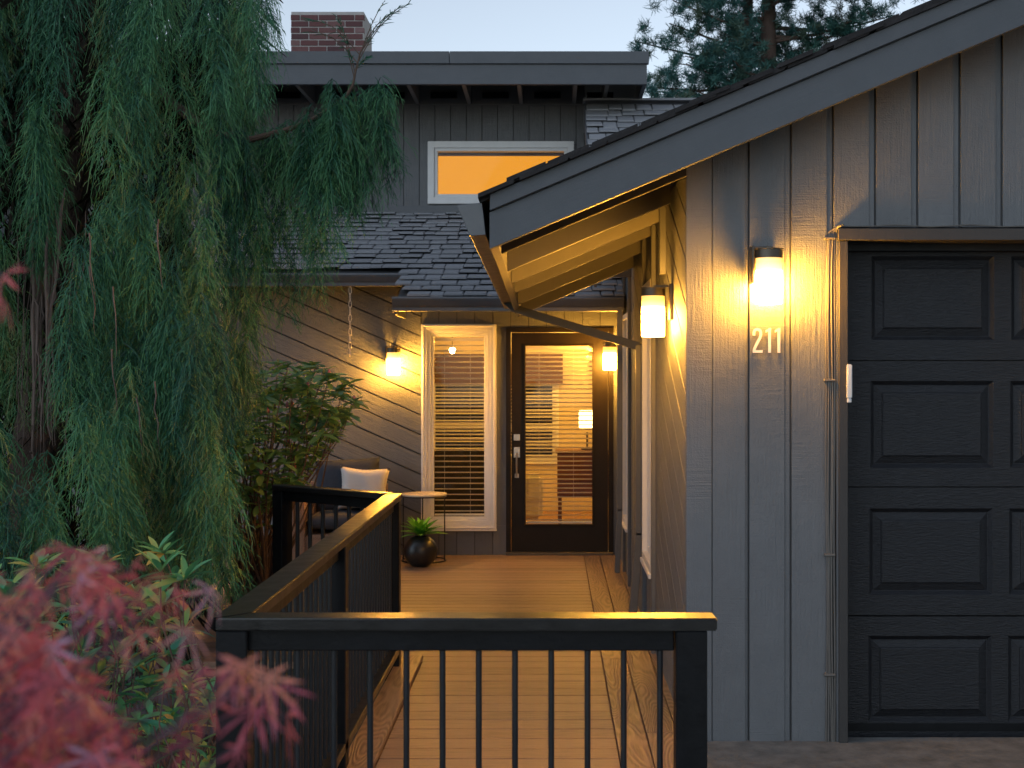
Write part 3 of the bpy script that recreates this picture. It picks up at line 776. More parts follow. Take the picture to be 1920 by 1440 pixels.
# dark sideboard under the tall window
cab = tag(empty('dark_sofa', (-.9, 13.9, 0)), 'dark sofa back filling the lower half of the tall window', 'sofa')
M().box((-1.7, 13.95, .08), (-.52, 14.15, .90)).build('backrest', m_darksofa, cab, bevel=.03, seg=2)
M().box((-1.7, 14.16, .08), (-.52, 14.7, .42)).build('seat', m_darksofa, cab, bevel=.03, seg=2)
ac = tag(empty('armchair', (-.25, 14.5, 0)), 'cream armchair just inside the glazed front door', 'armchair')
M().box((-.55, 14.3, .12), (-.10, 14.9, .45)).build('seat', m_cream_chair, ac, bevel=.05, seg=3)
M().box((-.62, 14.35, .3), (-.36, 14.95, .80)).build('backrest', m_cream_chair, ac, bevel=.06, seg=3)
M().box((-.30, 14.28, .3), (-.09, 14.42, .62)).build('arm', m_cream_chair, ac, bevel=.05, seg=3)
dd = tag(empty('dresser', (.3, 15.0, 0)), 'brown wooden dresser inside, right of the armchair', 'dresser')
M().box((.06, 15.0, .30), (.9, 15.45, .80)).build('body', m_cabinet, dd, bevel=.004)
M().box((.04, 14.98, .801), (.92, 15.47, .83)).build('top', m_cabinet, dd, bevel=.004)
for q in range(3): M().box((.08, 14.985, .33+q*.155), (.88, 14.999, .47+q*.155)).build('drawer', m_cabinet, dd, bevel=.003)
for lx in (.07, .85):
    for ly in (15.02, 15.4): M().box((lx, ly, .0), (lx+.04, ly+.04, .299)).build('leg', m_cabinet, dd)
m_lshade = emit('lit_linen_shade', (1, .68, .3), 3.2)
tl = tag(empty('table_lamp', (.4, 15.15, .83)), 'lit table lamp with pale square shade on the dresser', 'lamp')
M().lathe([(.07, 0), (.07, .015), (.012, .03), (.012, .2)], (.40, 15.15, .831), 12).build('base', m_bronze, tl)
M().box((X(1086, 15.1), 15.05, Z(802, 15.1)), (X(1086, 15.1)+.24, 15.25, Z(770, 15.1))).build('shade', m_lshade, tl, bevel=.004)
pd_ = tag(empty('pendant_lamp', (X(848, 15), 15, CE)), 'small lit bulb hanging from the ceiling behind the tall window', 'lamp')
m_bulb = emit('lit_bulb', (1, .7, .35), 30)
M().lathe([(.005, .03), (.03, .02), (.035, 0), (.02, -.03), (.004, -.035)], (X(848, 15), 15, Z(657, 15)), 12).build('bulb', m_bulb, pd_, smooth='all')
M().tube([(X(848, 15), 15, Z(657, 15)+.03), (X(848, 15), 15, CE)], .004, 6).build('cord', m_blackmetal, pd_)
cl = tag(empty('ceiling_lamp', (.5, 15.6, CE)), 'round ceiling lamp in the room behind the door', 'lamp')
M().lathe([(.16, 0), (.15, -.05), (.02, -.07)], (.5, 15.6, CE-.001), 20).build('bowl', emit('lit_ceiling_bowl', (1, .66, .28), 6), cl, smooth=True)
for (lx, ly, lz, e) in ((.5, 15.6, CE-.25, 75), (-.9, 15.2, CE-.35, 50), (.1, 13.5, CE-.5, 34)):
    L = bpy.data.lights.new('room_light', 'POINT'); L.energy = e*.31; L.color = (1, .52, .07); L.shadow_soft_size = .12
    lo = bpy.data.objects.new('room_light', L); COL.objects.link(lo); lo.location = (lx, ly, lz)

# ------------------------------------------------------------------ wall lamps
def sconce(c, wall, label, arm_dir):
    """c: centre of the lit shade; wall: point on the wall behind; arm_dir: 'Y' wall behind in +y, 'X' wall in +x"""
    t = tag(empty('wall_lamp', wall), label, 'lamp', 'lit wall lamps')
    c = Vector(c); r = .060; h = .214
    M().lathe([(r-.004, -h/2), (r, -h/2+.004), (r, h/2)], c, 32).build('shade', m_shade, t, smooth=True)
    M().lathe([(r+.004, h/2-.002), (r+.004, h/2+.036), (r+.008, h/2+.038), (r+.008, h/2+.042), (.01, h/2+.045)], c, 32).build('cap', m_bronze, t, smooth=True)
    if arm_dir == 'Y':
        M().box((c.x-.066, wall[1]-.012, c.z+.01), (c.x+.036, wall[1]-.0005, c.z+h/2+.06)).build('backplate', m_bronze, t, bevel=.003)
        M().box((c.x-.012, c.y, c.z+h/2+.045), (c.x+.012, wall[1]-.012, c.z+h/2+.055)).build('arm', m_bronze, t)
        M().box((c.x-.078, c.y-.01, c.z-.01), (c.x-.068, wall[1]-.0125, c.z+h/2+.056)).build('side_bar', m_bronze, t, bevel=.002)
    else:
        M().box((wall[0]-.022, c.y-.05, c.z-.02), (wall[0]-.0005, c.y+.05, c.z+h/2+.06)).build('backplate', m_bronze, t, bevel=.004)
        M().box((c.x, c.y-.01, c.z+h/2+.045), (wall[0]-.022, c.y+.01, c.z+h/2+.055)).build('arm', m_bronze, t)
    return t
yy = YG-.016
c = P(1441.5, 527, 6.14); sconce(c, (c.x, yy, c.z), 'large lit cylinder lamp above the house number beside the garage door', 'Y')
c = P(1224.5, 593, 6.95); sconce(c, (XS-.016, c.y, c.z), 'lit cylinder lamp on the side wall under the garage eave', 'X')
c = P(1143, 672, 12.2); sconce(c, (XS-.016, c.y, c.z), 'lit cylinder lamp at the upper right corner of the front door', 'X')
c = P(738, 682, 12.345); sconce(c, (c.x, YP-.016, c.z), 'lit cylinder lamp on the diagonal boards above the wicker armchair', 'Y')

# house number
hn = tag(empty('house_number', P(1437, 661, 6.22)), 'metal house number 211 on the siding below the garage lamp', 'house number')
yn = YG-.016-.022
def digit(polys, name):
    m_ = M()
    for pl in polys: m_.slab(pl, (0, yn, 0), (1,0,0), (0,0,1), (0,-1,0), 0, .006)
    return m_.build(name, m_nickel_l, hn, bevel=.0006)
m_nickel_l = plain('pale_brushed_number', (.75, .70, .66), .45, .2)
def Pn(u, v): return (X(u, yn), Z(v, yn))
def strokes(cpts, w):
    """quads along a polyline in pixel space"""
    out = []
    pts = [Vector(p) for p in cpts]
    L_, R_ = [], []
    for i, p in enumerate(pts):
        d = (pts[min(i+1, len(pts)-1)] - pts[max(i-1, 0)]).normalized(); n_ = Vector((-d.y, d.x))*w/2
        L_.append(p+n_); R_.append(p-n_)
    return [[Pn(*L_[i]), Pn(*R_[i]), Pn(*R_[i+1]), Pn(*L_[i+1])] for i in range(len(pts)-1)]
w = 5.0
arc = [(1413.3, 629), (1413.3, 624)] + [(1419.8 + 6.4*math.cos(a), 623.5 - 6.0*math.sin(a)) for a in [math.pi*(1 - k/8) for k in range(1, 9)]] + [(1426.2, 628), (1424.5, 634), (1418, 646), (1414, 655), (1413.5, 660)]
two = M()
for pl in strokes(arc, w): two.slab(pl, (0, yn, 0), (1,0,0), (0,0,1), (0,-1,0), 0, .006)
two.slab([Pn(1411, 661.5), Pn(1429.5, 661.5), Pn(1429.5, 656.6), Pn(1411, 656.6)], (0, yn, 0), (1,0,0), (0,0,1), (0,-1,0), 0, .0065)
two.build('digit', m_nickel_l, hn)
for ux in (1435, 1452.5):
    digit([[Pn(ux+5, 661.5), Pn(ux+10.4, 661.5), Pn(ux+10.4, 615), Pn(ux+6, 615), Pn(ux+5, 617)], [Pn(ux, 624), Pn(ux+4.95, 621.5), Pn(ux+4.95, 617), Pn(ux, 619.4)]], 'digit')
for ux, vx in ((1414, 658), (1427, 625), (1442.5, 620), (1442.5, 656), (1460, 620), (1460, 656)):
    q = P(ux, vx, yn); M().tube([(q.x, yn+.0002, q.z), (q.x, YG-.0162, q.z)], .0022, 6).build('pin', m_nickel, hn)

# garage sensor, cables, faucet, rain chain
yq = YG - .06
q0, q1 = P(1588.5, 755, yq), P(1598, 683, yq)
kp = tag(M().box((q0.x, yq-.001, q0.z+.02), (q1.x, YG+.06, q1.z)).build('keypad', m_sensor, None, bevel=.004, seg=2), 'slim white keypad on the jamb of the garage door', 'keypad')
M().box((q0.x+.001, yq+.002, q0.z), (q1.x-.002, YG+.055, q0.z+.019)).build('hinge', m_sensor, kp, bevel=.003)
cb = tag(empty('cable_bundle', P(1558, 1390, YG-.03)), 'painted cables clipped down the left side of the garage door', 'cable')
for k, (ua, dpt) in enumerate(((1550, .008), (1553.5, .006), (1557, .009), (1560.5, .007), (1564.5, .008))):
    pts = []
    ph = random.uniform(0, 6); wig = (1.3, 1.0, 2.2, 1.5, 1.0)[k]
    for v in range(436, 1420, 28):
        pts.append(P(ua + wig*math.sin(v*.011+ph) + (3.5*math.exp(-(v-436)/25) if v < 560 else 0) - (0 if k > 2 else 2*math.exp(-((v-620)/90)**2)), v, YG-.020-dpt*(k % 2+1)*.6))
    pts = [P(1578+k, 423-k*.6, YG-.07), P(1571, 424+k*.4, YG-.04)] + pts
    M().tube(pts, .0042 if k < 4 else .005, 7).build('cable', m_cable, cb, smooth=True)
for v in (445, 712, 1040, 1265):
    a = P(1546, v, YG-.04); b = P(1567, v+2, YG-.04); M().box((a.x, YG-.04, b.z-.003), (b.x, YG-.017, a.z+.003)).build('clip', m_cable, cb, bevel=.002)
pts = [P(1573+u_, 423.5 + 1.6*math.sin(u_*.045) + random.uniform(-.5, .5), YG-.035) for u_ in range(0, 700, 22)]
hc = tag(M().tube(pts, .0035, 6).build('header_cable', m_cable, None, smooth=True), 'thin cable running along the top of the garage door header', 'cable')

fy = 7.57; fz_ = Z(1203, fy)
fc = tag(empty('faucet', (XS-.02, fy, fz_)), 'dark outdoor tap low on the side wall behind the rail', 'faucet')
M().tube([(XS-.016, fy, fz_), (XS-.09, fy, fz_), (XS-.115, fy, fz_-.01), (XS-.125, fy, fz_-.045)], [.012, .013, .013, .014], 10).build('spout', m_blackmetal, fc, smooth=True)
M().tube([(XS-.075, fy, fz_), (XS-.075, fy, fz_+.03)], .006, 6).build('stem', m_blackmetal, fc)
M().lathe([(.024, 0), (.026, .004), (.024, .008)], (XS-.075, fy, fz_+.03), 12).build('handle', m_blackmetal, fc)

def chain(u, va, vb, y, label, pitch=.062):
    t = tag(empty('rain_chain', P(u, va, y)), label, 'chain', 'rain chains under the porch gutter')
    z = Z(va, y); k = 0; zend = Z(vb, y); xx = X(u, y); base = []
    for kk in range(2):
        pts = []
        for a in range(13):
            t_ = 2*math.pi*a/12; px = .012*math.cos(t_); pz = .036*math.sin(t_)
            pts.append((px, 0, pz) if kk == 0 else (px*.25, px*.97, pz))
        base.append(pts)
    datas = [None, None]
    while z > zend:
        kk = k % 2
        if datas[kk] is None:
            o = M().tube(base[kk], .0033, 5, cap=False).build('chain_link', m_galv, None, smooth='all'); datas[kk] = o.data; adopt(o, t)
        else:
            o = link('chain_link', datas[kk]); adopt(o, t)
        o.location = (xx, y, z-.036); z -= pitch; k += 1
chain(656.5, 537, 664, 11.96, 'pale rain chain hanging from the porch gutter over the rhododendron')
chain(415.5, 537, 610, 11.96, 'short rain chain half hidden behind the weeping conifer')

# ------------------------------------------------------------------ railings
FY = 3.78; RZ = 1.005
rl = tag(empty('front_railing', (-.25, FY+.05, 0)), 'black deck railing crossing the bottom of the view, nearest the camera', 'railing')
xa, xb = X(402, FY), X(1345, FY)
cap = M(); t_ = .036
cap.add([(xa, FY, RZ-t_), (xb, FY, RZ-t_), (xb, FY+.1, RZ-t_), (xa+.1, FY+.1, RZ-t_), (xa, FY, RZ), (xb, FY, RZ), (xb, FY+.1, RZ), (xa+.1, FY+.1, RZ)], [(0,3,2,1),(4,5,6,7),(0,1,5,4),(1,2,6,5),(2,3,7,6),(3,0,4,7)])
m_cap = plain('worn_black_cap_paint', (.011, .0105, .011), .33, bumpd=.0008, bs=60, spec=.5, var=.4)
cap.build('rail_cap', m_cap, rl, bevel=.004, seg=2)
M().box((xa+.085, FY+.03, RZ-t_-.062), (xb-.12, FY+.07, RZ-t_-.0005)).build('top_rail', m_black, rl, bevel=.003)
M().box((xa+.085, FY+.03, .09), (xb-.12, FY+.07, .13)).build('bottom_rail', m_black, rl, bevel=.003)
M().box((xa+.002, FY+.004, -.3), (xa+.091, FY+.093, RZ-t_-.0005)).build('post', m_black, rl, bevel=.004)
xp = X(1268, FY); M().box((xp, FY+.004, -.3), (xp+.089, FY+.093, RZ-t_-.0005)).build('post', m_black, rl, bevel=.004)
me0 = None
def balusters(rail, pts, r=.0088):
    me = None
    for (x, y) in pts:
        if me is None:
            o = M().tube([(0, 0, .12), (0, 0, RZ-t_-.05)], r, 12).build('baluster', m_blackmetal, None, smooth=True); me = o.data; adopt(o, rail)
        else: o = link('baluster', me); adopt(o, rail)
        o.location = (x, y, 0)
balusters(rl, [(X(762 + 67.9*k, FY+.05), FY+.05) for k in range(-3, 8)])
rl2 = tag(empty('side_railing', (-.92, 5.7, 0)), 'black railing running back along the left edge of the deck', 'railing')
XI, XO = -.869, -.967; YE = 7.72
cap = M().add([(XO, FY+.001, RZ-t_), (XI, FY+.1005, RZ-t_), (XI, YE, RZ-t_), (XO, YE-.02, RZ-t_), (XO, FY+.001, RZ), (XI, FY+.1005, RZ), (XI, YE, RZ), (XO, YE-.02, RZ)], [(0,3,2,1),(4,5,6,7),(0,1,5,4),(1,2,6,5),(2,3,7,6),(3,0,4,7)])
cap.build('rail_cap', m_cap, rl2, bevel=.004, seg=2)
M().box((-.945, FY+.12, RZ-t_-.062), (-.905, YE-.01, RZ-t_-.0005)).build('top_rail', m_black, rl2, bevel=.003)
M().box((-.965, FY+.12, .09), (-.875, YE-.09, .13)).build('bottom_rail', m_cap, rl2, bevel=.003)
for yp in (5.65, YE-.09): M().box((-.964, yp, -.3), (-.875, yp+.089, RZ-t_-.0005)).build('post', m_black, rl2, bevel=.004)
balusters(rl2, [(-.925, FY+.20+.104*k) for k in range(36) if not (5.6 < FY+.20+.104*k < 5.78)])
# far railing, going back to the left
rl3 = tag(empty('porch_railing', (-1.2, 8.0, 0)), 'black railing between the rhododendron and the wicker armchair', 'railing')
A_, B_ = Vector((-.905, 7.72, 0)), Vector((-1.72, 8.36, 0)); dv = (B_-A_).normalized(); nv = Vector((-dv.y, dv.x, 0))
def obox(a, b, w, z0, z1, name, mat, par, bev=.004):
    c = [a - nv*w/2, b - nv*w/2, b + nv*w/2, a + nv*w/2]
    return M().hexa([(q.x, q.y, z0) for q in c] + [(q.x, q.y, z1) for q in c]).build(name, mat, par, bevel=bev)
obox(A_+dv*.06, B_, .095, RZ-t_, RZ-.001, 'rail_cap', m_cap, rl3)
obox(A_+dv*.06, B_, .04, RZ-t_-.062, RZ-t_-.0005, 'top_rail', m_black, rl3)
obox(A_+dv*.06, B_, .06, .09, .13, 'bottom_rail', m_black, rl3)
obox(B_-dv*.09, B_, .089, -.4, RZ-t_-.0006, 'post', m_black, rl3)
L_ = (B_-A_).length
balusters(rl3, [tuple((A_ + dv*(.16 + .115*k))[:2]) for k in range(int((L_-.3)/.115)+1)], .013)

# ------------------------------------------------------------------ outdoor sofa, table, pot
def cushion(w, h, t, n=14, puff=.5, pinch=.07):
    v, f = [], []
    for side in (1, -1):
        for i in range(n+1):
            for j in range(n+1):
                s, q = -1+2*i/n, -1+2*j/n
                x_ = s*w/2*(1-pinch*(1-q*q)*abs(s)); z_ = q*h/2*(1-pinch*(1-s*s)*abs(q))
                th = t/2*((1-s**4)*(1-q**4))**puff + .006*math.sin(7*s+3*q)*(1-s*s)*(1-q*q)
                v.append((x_, side*th, z_))
    m_ = (n+1)*(n+1)
    for side in range(2):
        for i in range(n):
            for j in range(n):
                a = side*m_ + i*(n+1)+j; q = (a, a+1, a+n+2, a+n+1); f.append(q if side else q[::-1])
    bm = bmesh.new(); vv = [bm.verts.new(p) for p in v]
    for q in f: bm.faces.new([vv[i] for i in q])
    bmesh.ops.remove_doubles(bm, verts=bm.verts, dist=1e-5); bmesh.ops.recalc_face_normals(bm, faces=bm.faces)
    me = bpy.data.meshes.new('cushion'); bm.to_mesh(me); bm.free(); me.shade_smooth(); return me
def put(me, name, mat, loc, rot, parent=None):
    me.materials.append(mat); o = link(name, me, None)
    if parent is not None: adopt(o, parent)
    o.location = loc; o.rotation_euler = rot; return o
YS = 11.86
sofa = tag(empty('outdoor_armchair', (-1.82, 12.0, 0)), 'brown wicker outdoor armchair with dark cushions under the porch lamp', 'armchair')
sx0, sx1 = -2.28, -1.50
def wicker(x0, x1, y0, y1, z0, z1, name):
    o = M().box((x0, y0, z0), (x1, y1, z1)).build(name, m_wicker, sofa, bevel=.02, seg=2)
    m_ = M(); st_ = .014; n = int((x1-x0)/st_); rws = int((z1-z0)/.012)
    for r_ in range(rws):
        for k in range(n):
            if (k + r_) % 2: continue
            xx, zz = x0 + k*st_, z0 + r_*.012
            m_.box((xx, y0-.005, zz+.001), (xx+st_*1.15, y0-.0005, zz+.0105))
    e = m_.build('weave', m_wicker, o); e['kind'] = 'stuff'
    return o
wicker(sx0, sx0+.14, YS-.35, YS+.42, .08, .60, 'arm'); wicker(sx1-.14, sx1, YS-.35, YS+.42, .08, .56, 'arm')
wicker(sx0+.141, sx1-.141, YS-.33, YS+.42, .10, .30, 'base'); wicker(sx0+.02, sx1-.02, YS+.43, YS+.52, .1, .70, 'backrest')
for lx in (sx0+.05, sx1-.05):
    for ly in (YS-.3, YS+.45): M().box((lx-.02, ly-.02, 0), (lx+.02, ly+.02, .12)).build('leg', m_blackmetal, sofa)
put(cushion(.52, .62, .14, puff=.28, pinch=.01), 'seat_cushion', m_navy, (-1.88, YS, .40), (rad(90), 0, 0), sofa)
put(cushion(.60, .50, .19, puff=.42, pinch=.04), 'back_cushion', m_navy, (-1.86, YS+.27, .675), (rad(-12), rad(-3), rad(-3)), sofa)
pil = put(cushion(.45, .40, .17, puff=.5, pinch=.13), 'pillow', m_pillow, (-1.685, YS+.08, .665), (rad(-14), rad(3), rad(4)))
tag(pil, 'white throw pillow leaning on the dark armchair cushion', 'pillow')

TX, TY = X(795, 12.1), 12.1
tb = tag(empty('side_table', (TX, TY, 0)), 'round side table with pale top and thin black legs behind the pot', 'table')
TZ = Z(925, TY)
M().lathe([(.20, -.016), (.208, -.014), (.208, -.002), (.20, 0)], (TX, TY, TZ), 40).build('table_top', m_marble, tb, smooth=True)
ringp = [(TX+.2*math.cos(a), TY+.2*math.sin(a)) for a in [2*math.pi*k/32 for k in range(33)]]
M().tube([(a, b, TZ-.023) for a, b in ringp], .006, 6, cap=False).build('top_ring', m_blackmetal, tb, smooth=True)
M().tube([(a, b, .007) for a, b in ringp], .007, 6, cap=False).build('base_ring', m_blackmetal, tb, smooth=True)
for a in (math.pi*.92, math.pi*1.5+1.28, math.pi*.55):
    M().tube([(TX+.2*math.cos(a), TY+.2*math.sin(a), .007), (TX+.2*math.cos(a), TY+.2*math.sin(a), TZ-.02)], .006, 6).build('leg', m_blackmetal, tb, smooth=True)
PX, PY = X(788.5, 11.72), 11.72
pot = tag(empty('plant_pot', (PX, PY, 0)), 'round black pot holding a spiky green succulent on the deck', 'plant pot')
R_ = .15; prof = [(R_*math.sin(a)*1.0, .138 - .145*math.cos(a)) for a in [rad(28 + k*(125/14)) for k in range(15)]]
prof += [(prof[-1][0]-.012, prof[-1][1]-.003), (prof[-1][0]-.014, prof[-1][1]-.03)]
M().lathe(prof, (PX, PY, .0), 40).build('pot', m_pot, pot, smooth=True)
def blade(L, w, droop, fold=.25, n=6):
    v, f = [], []
    for i in range(n+1):
        t = i/n; ww = w*math.sin(math.pi*min(1, .12+t*.88))**.8*(1 if t < 1 else 0)/2 + (.0005); yy_ = L*t; zz_ = -droop*L*t*t
        v += [(-ww, yy_, zz_+fold*ww), (0, yy_, zz_), (ww, yy_, zz_+fold*ww)]
    for i in range(n):
        a = i*3; f += [(a, a+1, a+4, a+3), (a+1, a+2, a+5, a+4)]
    me = bpy.data.meshes.new('leaf'); me.from_pydata(v, [], f); me.shade_smooth(); return me
bl = blade(.235, .062, .22); bl.materials.append(m_succ)
pl_ = tag(empty('succulent', (PX, PY, .27)), 'spiky bright green succulent growing in the round black pot', 'plant')
for k in range(34):
    o = link('leaf', bl); adopt(o, pl_); az = k*2.399; el = rad(12 + 60*(k/34))
    o.location = (PX+.012*math.cos(az), PY+.012*math.sin(az), .27 + .03*(k/34)); o.rotation_euler = (el, 0, az); s_ = random.uniform(.85, 1.1)*(1.0 - .25*k/34); o.scale = (s_, s_, s_)

# ------------------------------------------------------------------ vegetation
def inpoly(x, y, poly):
    c = False; j = len(poly)-1
    for i in range(len(poly)):
        xi, yi = poly[i]; xj, yj = poly[j]
        if (yi > y) != (yj > y) and x < (xj-xi)*(y-yi)/(yj-yi)+xi: c = not c
        j = i
    return c

class Plumes:
    def __init__(s): s.v = []; s.q = []; s.c = []; s.n = 0
    def add(s, v, q, c):
        s.v.append(v); s.q.append(q + s.n); s.c.append(c); s.n += len(v)
    def strand(s, p0, L, lean, blen, dens, tone, up=0, seed=0, wid=.0042):
        """one hanging plume: axis + curved branchlets + fine side twigs"""
        r = np.random.default_rng(seed); K = 14
        t = np.linspace(0, 1, K); ax = np.zeros((K, 3)); lean = np.asarray(lean)
        ax[:] = p0; ax += np.outer(t, lean); ax[:, 2] -= L*t**1.05
        ax[:, 0] += .03*np.sin(t*5+r.uniform(0, 6)); ax[:, 1] += .03*np.sin(t*4+r.uniform(0, 6))
        n = max(8, int(L*dens)); tt = np.sort(r.uniform(0.0, 1, n)); base = np.stack([np.interp(tt, t, ax[:, k]) for k in range(3)], 1)
        az = r.uniform(0, 2*np.pi, n); out = np.stack([np.cos(az), np.sin(az), np.zeros(n)], 1)
        bl_ = blen*(.35+.85*np.sin(np.pi*(.10+.82*tt))**.7)*r.uniform(.65, 1.25, n)
        Kb = 5; s_ = np.linspace(0, 1, Kb)[None, :, None]
        spread = r.uniform(.5, .95, n)[:, None, None]; dn = np.array([0, 0, -1.0]); curl = r.uniform(-.25, .30, n)[:, None, None]
        pts = base[:, None, :] + bl_[:, None, None]*(out[:, None, :]*spread*(s_ - .28*s_**2) + dn*(s_*.35 + .55*s_**2) + np.array([0, 0, 1.0])*curl*s_**3)
        wd = wid*(1 - .5*np.linspace(0, 1, Kb))[None, :]*np.ones((n, 1))
        v, q = ribbons(pts, wd, seed); tn = tone + r.normal(0, .05, n)
        gr_ = np.linspace(-.22, .18, Kb)[None, :]
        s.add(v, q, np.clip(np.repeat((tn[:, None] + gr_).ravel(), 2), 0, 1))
        m = 6; si = np.linspace(.25, 1, m); idx = si*(Kb-1); i0 = np.minimum(idx.astype(int), Kb-2); fr = idx - i0; i1 = i0+1
        b2 = pts[:, i0]*(1-fr)[None, :, None] + pts[:, i1]*fr[None, :, None]
        dirn = pts[:, i1] - pts[:, i0]; dirn /= np.linalg.norm(dirn, axis=-1, keepdims=True)+1e-9
        rr = r.normal(size=b2.shape); rr -= (rr*dirn).sum(-1, keepdims=True)*dirn; rr /= np.linalg.norm(rr, axis=-1, keepdims=True)+1e-9
        ln = (blen*.24*r.uniform(.6, 1.3, (n, m))*(1-.3*si)[None, :])[..., None]
        e1 = b2 + dirn*ln*.5 + rr*ln*.40; e2 = b2 + dirn*ln*1.0 + rr*ln*.55 + dn*ln*.05
        p3 = np.stack([b2, e1, e2], axis=2).reshape(-1, 3, 3)
        w3 = np.array([wid*.75, wid*.7, wid*.25])[None, :]*np.ones((len(p3), 1))
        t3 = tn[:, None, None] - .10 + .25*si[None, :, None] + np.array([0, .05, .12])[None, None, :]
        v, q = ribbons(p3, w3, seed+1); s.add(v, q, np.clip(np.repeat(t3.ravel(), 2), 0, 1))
        return ax
    def build(s, name, mat, parent):
        v = np.concatenate(s.v); q = np.concatenate(s.q); c = np.concatenate(s.c); col = np.stack([c, c, c, np.ones_like(c)], 1)
        o = np_mesh(name, v, q, mat, parent, col); o['kind'] = 'stuff'; return o

tree = tag(empty('weeping_conifer', (-2.55, 7.2, -.45)), 'large weeping conifer with long hanging green plumes left of the deck', 'tree')
# regions in the picture plane at the tree's distance, with depth range, plume length, tone
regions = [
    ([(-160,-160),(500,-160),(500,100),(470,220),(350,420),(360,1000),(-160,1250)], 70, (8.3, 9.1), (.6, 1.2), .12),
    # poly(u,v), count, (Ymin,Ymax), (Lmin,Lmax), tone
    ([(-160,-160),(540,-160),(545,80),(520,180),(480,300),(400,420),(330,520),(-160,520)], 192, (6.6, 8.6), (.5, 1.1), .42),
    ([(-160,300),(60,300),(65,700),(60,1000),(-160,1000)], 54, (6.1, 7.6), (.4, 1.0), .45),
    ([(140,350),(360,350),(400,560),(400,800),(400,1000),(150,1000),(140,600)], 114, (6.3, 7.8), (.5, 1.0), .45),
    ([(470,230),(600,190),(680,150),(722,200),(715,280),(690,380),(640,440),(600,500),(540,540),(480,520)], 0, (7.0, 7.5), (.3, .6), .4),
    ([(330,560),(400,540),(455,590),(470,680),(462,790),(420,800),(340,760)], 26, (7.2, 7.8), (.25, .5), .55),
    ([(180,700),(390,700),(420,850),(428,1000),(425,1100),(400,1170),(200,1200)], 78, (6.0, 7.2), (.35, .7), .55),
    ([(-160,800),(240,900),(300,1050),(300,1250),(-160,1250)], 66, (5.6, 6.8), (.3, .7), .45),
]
plm = Plumes(); sd_i = 100
for poly_, cnt, (ya, yb), (la, lb), tone in regions:
    k = 0; tries = 0
    us_ = [p[0] for p in poly_]; vs2 = [p[1] for p in poly_]
    while k < cnt and tries < cnt*60:
        tries += 1
        u, v = random.uniform(min(us_), max(us_)), random.uniform(min(vs2)-60, max(vs2))
        y = random.uniform(ya, yb); L = random.uniform(la, lb)
        vend = v + L*F/y
        if not inpoly(u, vend, poly_): continue
        if not (inpoly(u, v, poly_) or v < min(vs2)+60): continue
        if 85 < u < 150 and 430 < vend < 1010 : continue
        if 376 < u < 440 and 250 < vend < 640 and random.random() < .97: continue
        p = P(u, v, y)
        tn_ = tone + random.uniform(-.3, .28); ln_ = np.array([random.uniform(-.06, .06), random.uniform(-.08, .08), 0])
        for c_ in range(3):
            pj = np.array(p) + (0 if c_ == 0 else rng.normal(0, 1, 3)*[.035, .035, .10]); Lj = L*(1 if c_ == 0 else random.uniform(.6, .95))
            plm.strand(pj, Lj, ln_, random.uniform(.14, .21), 100, tn_ + random.uniform(-.05, .05), seed=sd_i); sd_i += 7; k += 1
        if k % 330 == 0: pass
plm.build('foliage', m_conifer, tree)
# the shaded inside of the crown: dense dead twigs and old foliage
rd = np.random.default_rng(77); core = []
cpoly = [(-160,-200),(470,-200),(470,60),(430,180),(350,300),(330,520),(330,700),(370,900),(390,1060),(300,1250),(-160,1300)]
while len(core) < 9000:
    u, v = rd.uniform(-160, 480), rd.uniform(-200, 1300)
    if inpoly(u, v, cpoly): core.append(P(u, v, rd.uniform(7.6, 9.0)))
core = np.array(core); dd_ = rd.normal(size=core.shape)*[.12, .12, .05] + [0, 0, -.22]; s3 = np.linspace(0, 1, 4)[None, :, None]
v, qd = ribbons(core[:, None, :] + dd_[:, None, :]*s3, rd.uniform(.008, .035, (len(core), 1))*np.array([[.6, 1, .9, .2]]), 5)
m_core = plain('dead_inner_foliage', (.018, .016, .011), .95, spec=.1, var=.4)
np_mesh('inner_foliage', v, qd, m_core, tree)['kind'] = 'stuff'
# arching bough to the right, with sprays hanging under it
bough = [P(400, 250, 7.5), P(470, 262, 7.45), P(540, 243, 7.4), P(590, 222, 7.35), P(630, 195, 7.3), P(650, 180, 7.28), P(662, 158, 7.25), P(668, 128, 7.25), P(676, 95, 7.25)]
M().tube(bough, [.022, .019, .016, .013, .011, .010, .007, .005, .003], 8).build('branch', m_twig, tree, smooth=True)
plb = Plumes()
def along(pts, t):
    x_ = t*(len(pts)-1); i_ = min(int(x_), len(pts)-2); return pts[i_].lerp(pts[i_+1], x_-i_)
maxL = lambda u: np.interp(u, [400, 470, 520, 560, 600, 640, 690, 725], [.9, 1.0, .95, 1.08, .85, .66, .62, .42])
for kc in range(27):
    tc_ = (kc + random.uniform(.1, .9))/27*.74; lf = random.choice((.35, .5, .7, .85, 1.0, 1.1)); toc = random.uniform(-.15, .2); oy = random.uniform(-.16, .16)
    for q in range(4):
        t = min(.74, max(0, tc_ + random.uniform(-.008, .008))); p = along(bough, t)
        p = p + Vector((random.uniform(-.02, .04) + (random.uniform(0, .2) if t > .6 else 0), oy + random.uniform(-.04, .04), random.uniform(-.02, .09)))
        u_ = U0 + p.x*F/p.y; L = float(maxL(u_))*lf*random.uniform(.6, 1.0)
        plb.strand(np.array(p), L, np.array([random.uniform(-.05, .09), random.uniform(-.05, .05), 0]), random.uniform(.12, .20), 95, .40+toc+random.uniform(-.05, .05), seed=5000+kc*97+q*11)
